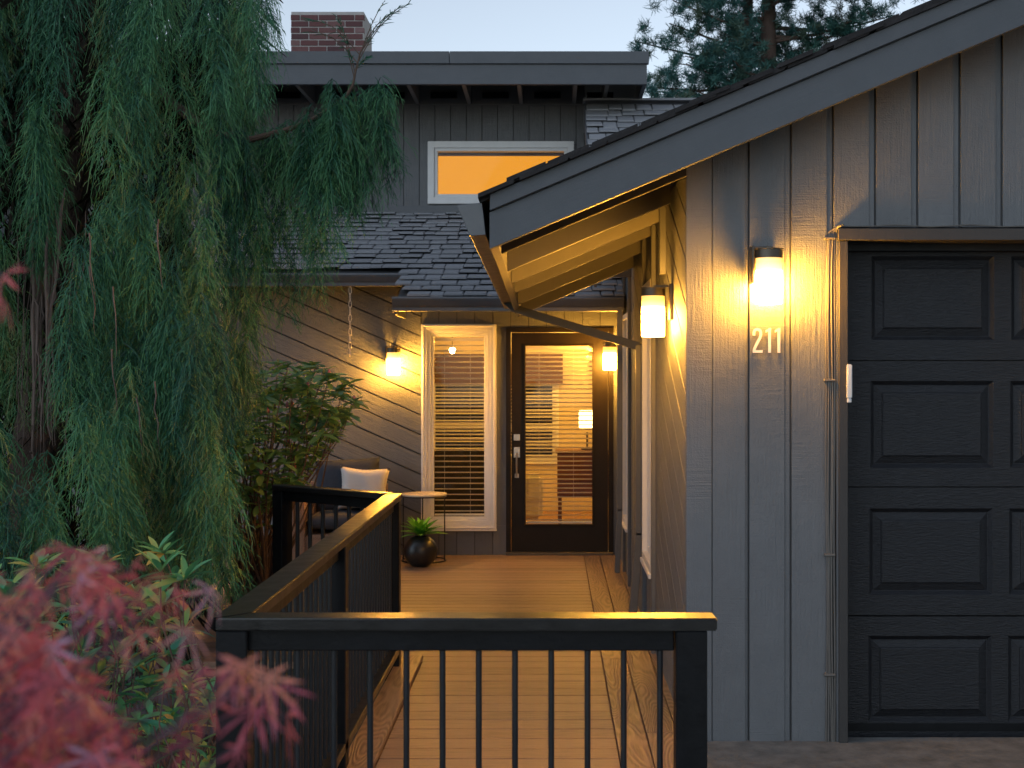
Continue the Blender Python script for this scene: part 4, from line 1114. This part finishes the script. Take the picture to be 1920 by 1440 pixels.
for k in range(9):   # shoots rising from the tip
    a = along(bough, random.uniform(.78, 1)); dirx = random.choice((-1, 1, 1, 1))*random.uniform(.0, .34)
    tip = a + Vector((dirx, random.uniform(-.1, .1), random.uniform(-.02, .32)))
    pts = [a.lerp(tip, q) + Vector((0, 0, .10*math.sin(math.pi*q)*(abs(dirx)*2))) for q in (0, .25, .5, .75, 1)]
    M().tube(pts, [.0035, .003, .0026, .002, .001], 5).build('twig', m_twig, tree)
    for q in range(26):
        b0_ = along(pts, random.uniform(.15, 1)); d = (tip-a).normalized()*.7 + Vector((random.uniform(-.6, .6), random.uniform(-.6, .6), random.uniform(-.35, .25)))
        ln = random.uniform(.03, .075); s3 = np.linspace(0, 1, 4)[None, :, None]
        pp = np.array(b0_)[None, None, :] + np.array(d)[None, None, :]*ln*s3 + np.array([0, 0, -.012])*s3**2
        v, qd = ribbons(pp, np.array([[.0035, .0045, .004, .001]]), 900+k*50+q); plb.add(v, qd, np.full(len(v), .35))
plb.build('foliage', m_conifer, tree)
# trunk and bare hanging stems
M().tube([P(40, 1300, 7.6), P(60, 900, 7.7), P(110, 600, 7.9), P(130, 300, 8.0), P(170, -100, 8.1), P(200, -500, 8.2)], [.17, .15, .13, .12, .10, .07], 12).build('trunk', m_bark, tree, smooth=True)
M().tube([P(130, 80, 8.0), P(250, 130, 7.8), P(330, 200, 7.6), P(400, 250, 7.5)], [.05, .04, .03, .022], 8).build('branch', m_bark, tree, smooth=True)
for k in range(24):
    u = random.gauss(88, 24); v0 = random.uniform(330, 470); y = random.uniform(6.8, 7.2); r0 = random.choice((.003, .004, .006, .009, .005)) if k > 4 else (.017, .013, .011, .015, .010)[k]
    pts = []; uu = u
    for q in range(9):
        uu += random.gauss(-1.2, 4.5); pts.append(P(uu, v0 + q*random.uniform(48, 66), y - .03*q))
    M().tube(pts, [r0*(.25 if q == 0 else 1-.7*q/8) for q in range(9)], 6).build('hanging_stem', m_stem, tree, smooth=True)
for k in range(8):
    u = random.choice((160, 280, 262, 300, 210)) + random.uniform(-12, 12); v0 = random.uniform(300, 900); y = 6.35
    pts = [P(u + random.uniform(-3, 3) + q*2, v0 + q*26, y) for q in range(6)]
    M().tube(pts, [.004, .004, .003, .003, .002, .001], 5).build('hanging_stem', m_stem, tree, smooth=True)

# ---------- broad-leaf shrubs
def leaf_mesh(name, L, w, mat, droop=.25, fold=.35, n=5, pw=.9):
    v, f = [], []
    for i in range(n+1):
        t = i/n; ww = w/2*(math.sin(math.pi*(t*.94+.03))**pw); v += [(-ww, L*t, -droop*L*t*t+fold*ww), (0, L*t, -droop*L*t*t), (ww, L*t, -droop*L*t*t+fold*ww)]
    for i in range(n):
        a = i*3; f += [(a, a+1, a+4, a+3), (a+1, a+2, a+5, a+4)]
    me = bpy.data.meshes.new(name); me.from_pydata(v, [], f); me.shade_smooth(); me.materials.append(mat); return me
def scatter_leaves(thing, mats, me, massmat, limit, name='leaf', mass='leaves'):
    """mats: list of 4x4 matrices sorted nearest first"""
    for mt in mats[:limit]:
        o = link(name, me); adopt(o, thing); o.matrix_basis = mt
    rest = mats[limit:]
    if rest:
        co = np.array([v.co[:] for v in me.vertices]); fc_ = np.array([p.vertices[:] for p in me.polygons]); n = len(co)
        A = np.array([np.array(mt) for mt in rest]); vv = np.einsum('nij,kj->nki', A[:, :3, :3], co) + A[:, None, :3, 3]
        q = (fc_[None] + (np.arange(len(rest))*n)[:, None, None]).reshape(-1, fc_.shape[1]); c = np.repeat(rng.uniform(0.05, 1, len(rest)), n)
        o = np_mesh(mass, vv.reshape(-1, 3), q, massmat, thing, np.stack([c, c, c, np.ones_like(c)], 1), True); o['kind'] = 'stuff'
def leafmat(p, az, el, roll, s):
    return Matrix.Translation(p) @ Matrix.Rotation(az, 4, 'Z') @ Matrix.Rotation(el, 4, 'X') @ Matrix.Rotation(roll, 4, 'Y') @ Matrix.Scale(s, 4)

rh = tag(empty('rhododendron', (-1.95, 9.3, -.45)), 'rhododendron with pink buds and broad leaves in front of the porch wall', 'shrub')
rpoly = [(345,780),(400,760),(455,740),(478,700),(500,690),(530,680),(580,685),(640,705),(672,740),(655,780),(612,830),(590,870),(570,900),(520,960),(505,1010),(470,1090),(425,1110),(400,1000),(385,900)]
whorls = []; tries = 0
while len(whorls) < 285 and tries < 9000:
    tries += 1; u, v = random.uniform(345, 680), random.uniform(680, 1110)
    if not inpoly(u, v, rpoly): continue
    if v > 930 and random.random() < .45: continue
    y = random.uniform(8.7, 9.9); whorls.append((P(u, v, y), u, v))
hub = [P(440, 1150, 9.3), P(470, 1130, 9.4), P(500, 1120, 9.2)]
lm = leaf_mesh('leaf', .118, .052, m_rhodo, .14, .3, pw=.62)
mats = []; stems = M()
for i, (p, u, v) in enumerate(whorls):
    c = Vector(p); n = random.randint(5, 7); a0_ = random.uniform(0, 6.3)
    for k in range(n):
        az = a0_ + k*2*math.pi/n + random.uniform(-.25, .25); el = rad(random.uniform(-28, 30)); mats.append(leafmat(c, az, el, random.uniform(-.4, .4), random.uniform(.75, 1.15)))
    if i % 3 == 0:
        h_ = random.choice(hub); mid = c.lerp(h_, .45) + Vector((random.uniform(-.12, .12), random.uniform(-.1, .1), random.uniform(-.12, .02)))
        stems.tube([c, c.lerp(mid, .3) + Vector((random.uniform(-.03, .03), 0, -.03)), mid, h_], [.003, .004, .006, .010], 5)
    if i % 6 == 0:
        mm_ = m_bud if i % 12 == 0 else m_budg
        M().lathe([(.002, 0), (.010, .008), (.013, .02), (.008, .036), (.001, .046)], c + Vector((0, 0, .005)), 8).build('bud', mm_, rh, smooth='all')
stems.build('stems', m_twig, rh)['kind'] = 'stuff'
for h_ in hub: M().tube([h_, (h_.x, h_.y, -.5)], [.03, .04], 8).build('trunk', m_twig, rh, smooth=True)
mats.sort(key=lambda m_: m_.translation.y)
scatter_leaves(rh, mats, lm, m_rhodo_t, 300)

ls = tag(empty('laurel_shrub', (-1.5, 4.8, -.45)), 'low shrub with pointed green and yellow leaves behind the red maple', 'shrub')
lpoly = [(20,1060),(120,1010),(220,1030),(330,1020),(375,1080),(385,1150),(400,1250),(400,1500),(-120,1500),(-120,1100)]
whorls = []; tries = 0
while len(whorls) < 150 and tries < 9000:
    tries += 1; u, v = random.uniform(-120, 400), random.uniform(1010, 1480)
    if inpoly(u, v, lpoly): whorls.append(P(u, v, random.uniform(4.3, 5.6)))
lm2 = leaf_mesh('leaf', .112, .030, m_laurel, .18, .4, pw=.8)
mats = []; stems = M()
for i, c in enumerate(whorls):
    n = random.randint(6, 10); a0_ = random.uniform(0, 6.3)
    for k in range(n): mats.append(leafmat(c, a0_ + k*2.4, rad(random.uniform(-15, 60)), random.uniform(-.4, .4), random.uniform(.7, 1.2)))
    stems.tube([c, c + Vector((random.uniform(-.05, .05), random.uniform(-.05, .05), -.15)), c + Vector((random.uniform(-.15, .15), random.uniform(-.1, .1), -.45)), Vector((-1.6+random.uniform(-.2, .2), 5, -.46))], [.0025, .003, .004, .006], 5)
stems.build('stems', m_twig, ls)['kind'] = 'stuff'
mats.sort(key=lambda m_: m_.translation.y)
scatter_leaves(ls, mats, lm2, m_laurel_t, 300)

# ---------- red maple close to the camera
mp_ = tag(empty('red_maple', (-1.1, 1.1, -.45)), 'blurred red leaved japanese maple close in the lower left corner', 'tree')
def maple_leaf():
    v, f = [], []
    for k, a in enumerate((-115, -75, -38, 0, 38, 75, 115)):
        L = (.028, .042, .052, .058, .052, .042, .028)[k]; w = .0046; ca, sa = math.cos(rad(a)), math.sin(rad(a)); b = len(v)
        for t, ww in ((0, .35), (.35, .8), (.65, 1.0), (1, .05)):
            for s_ in (-1, 1):
                px, py = s_*w*ww/2*1.1, L*t; v.append((px*ca + py*sa, -px*sa + py*ca, -.35*L*t*t))
        for i in range(3): f.append((b+2*i, b+2*i+1, b+2*i+3, b+2*i+2))
    me = bpy.data.meshes.new('leaf'); me.from_pydata(v, [], f); me.materials.append(m_maple); return me
ml = maple_leaf(); mats = []; stems = M()
mpoly = [(-150,1120),(0,1130),(50,1150),(90,1190),(120,1240),(170,1280),(210,1330),(250,1400),(270,1500),(-150,1500)]
cents = []; tries = 0
while len(cents) < 320 and tries < 9000:
    tries += 1; u, v = random.uniform(-150, 300), random.uniform(1020, 1500)
    if inpoly(u, v, mpoly): cents.append(P(u, v, random.uniform(.85, 1.3)))
for (u, v, y) in ((205,1085,1.15),(250,1060,1.2),(270,1090,1.1),(225,1130,1.1),(300,1130,1.15),(330,1110,1.2),(395,1105,1.3),(350,1180,1.1),(260,1180,1.1),(300,1200,1.2),(240,1210,1.2),(330,1260,1.1),(380,1255,1.05),(430,1250,1.05),(455,1245,1.0),(500,1270,1.05),(520,1290,1.1),(440,1290,1.1),(480,1330,1.1),(400,1320,1.1),(540,1340,1.15),(360,1340,1.1),(8,515,1.25),(2,560,1.25),(60,1075,1.1),(110,1085,1.2),(150,1080,1.1),(350,1390,1.1),(450,1400,1.1)):
    cents.append(P(u, v, y*.85))
for k in range(18): cents.append(P(random.uniform(-20, 250), random.uniform(1025, 1180), random.uniform(.85, 1.2)))
for c in cents:
    az = random.uniform(0, 6.28); mats.append(leafmat(c, az, rad(random.uniform(-85, -30)), random.uniform(-.8, .8), random.uniform(.42, .78)))
mroot = Vector((-.80, 1.08, .98))
for i, c in enumerate(cents):
    if i % 4 == 0 or i >= 320:
        if i >= 342 and i <= 343: m2_ = Vector((-.98, 1.1, 1.85))
        else: m2_ = mroot + Vector((random.uniform(-.1, .15), random.uniform(-.05, .1), random.uniform(0, .2)))
        stems.tube([c, c.lerp(m2_, .4) + Vector((0, 0, .02)), m2_], [.0009, .0015, .0025], 4)
stems.build('twigs', plain('purple_twig', (.12, .06, .09), .6), mp_)['kind'] = 'stuff'
M().tube([(-1.1, 1.1, -.5), (-1.05, 1.1, .3), (-.92, 1.08, .9), (-.98, 1.12, 1.4), (-.98, 1.1, 1.86)], [.03, .025, .018, .01, .004], 8).build('trunk', m_bark, mp_, smooth=True)
M().tube([(-.92, 1.08, .9), (-.86, 1.08, .96), tuple(mroot)], [.016, .012, .006], 6).build('branch', m_bark, mp_, smooth=True)
mats.sort(key=lambda m_: m_.translation.y)
scatter_leaves(mp_, mats, ml, m_maple_t, 300)

# ---------- pine behind the roofs
pn = tag(empty('pine_tree', (4.9, 30, -.45)), 'tall pine behind the roofs at the upper right', 'tree')
PXn = X(1440, 30)
M().tube([(PXn, 30, -.5), (PXn+.1, 30, 5), (PXn, 30, 9), (PXn+.05, 30, 13)], [.3, .25, .18, .1], 10).build('trunk', m_bark, pn, smooth=True)
M().tube([(PXn-.45, 30.6, -.5), (PXn-.5, 30.6, 6), (PXn-.3, 30.6, 12)], [.2, .16, .1], 8).build('trunk', m_bark, pn, smooth=True)
needles = Plumes(); rn = np.random.default_rng(3)
for k in range(54):
    z = 6.6 + k*.115 + random.uniform(-.1, .1); az = random.uniform(0, 2*math.pi); 
    if k % 2: az = random.choice((math.pi, 0)) + random.uniform(-.7, .7)
    L = random.uniform(1.5, 3.1) if abs(math.cos(az)) > .3 else 1.5
    e = Vector((PXn + L*math.cos(az), 30 + L*math.sin(az), z + random.uniform(-.4, .5))); a = Vector((PXn, 30, z-.2)); m_ = a.lerp(e, .5) + Vector((0, 0, random.uniform(-.25, .05)))
    M().tube([a, m_, e], [.05, .03, .012], 6).build('branch', m_bark, pn, smooth=True)
    tufts = []
    for q in range(34):
        t = random.uniform(.2, 1); b = along([a, m_, e], t); o_ = b + Vector((random.uniform(-.45, .45), random.uniform(-.45, .45), random.uniform(-.25, .4)))
        M().tube([b, o_], [.012, .006], 4).build('twig', m_bark, pn) if q < 3 else None
        tufts.append(o_)
    for o_ in tufts:
        n = 70; d = rn.normal(size=(n, 3)); d[:, 2] += .5; d /= np.linalg.norm(d, axis=1, keepdims=True); ln = rn.uniform(.1, .2, n)
        b = np.array(o_)[None, :] + rn.normal(0, .05, (n, 3)); s3 = np.linspace(0, 1, 3)[None, :, None]
        pp = b[:, None, :] + d[:, None, :]*ln[:, None, None]*s3
        v, qd = ribbons(pp, np.array([.014, .014, .004])[None, :]*np.ones((n, 1)), int(rn.integers(1e6))); needles.add(v, qd, np.full(len(v), float(rn.uniform(.1, .9))))
needles.build('needles', m_pine, pn)
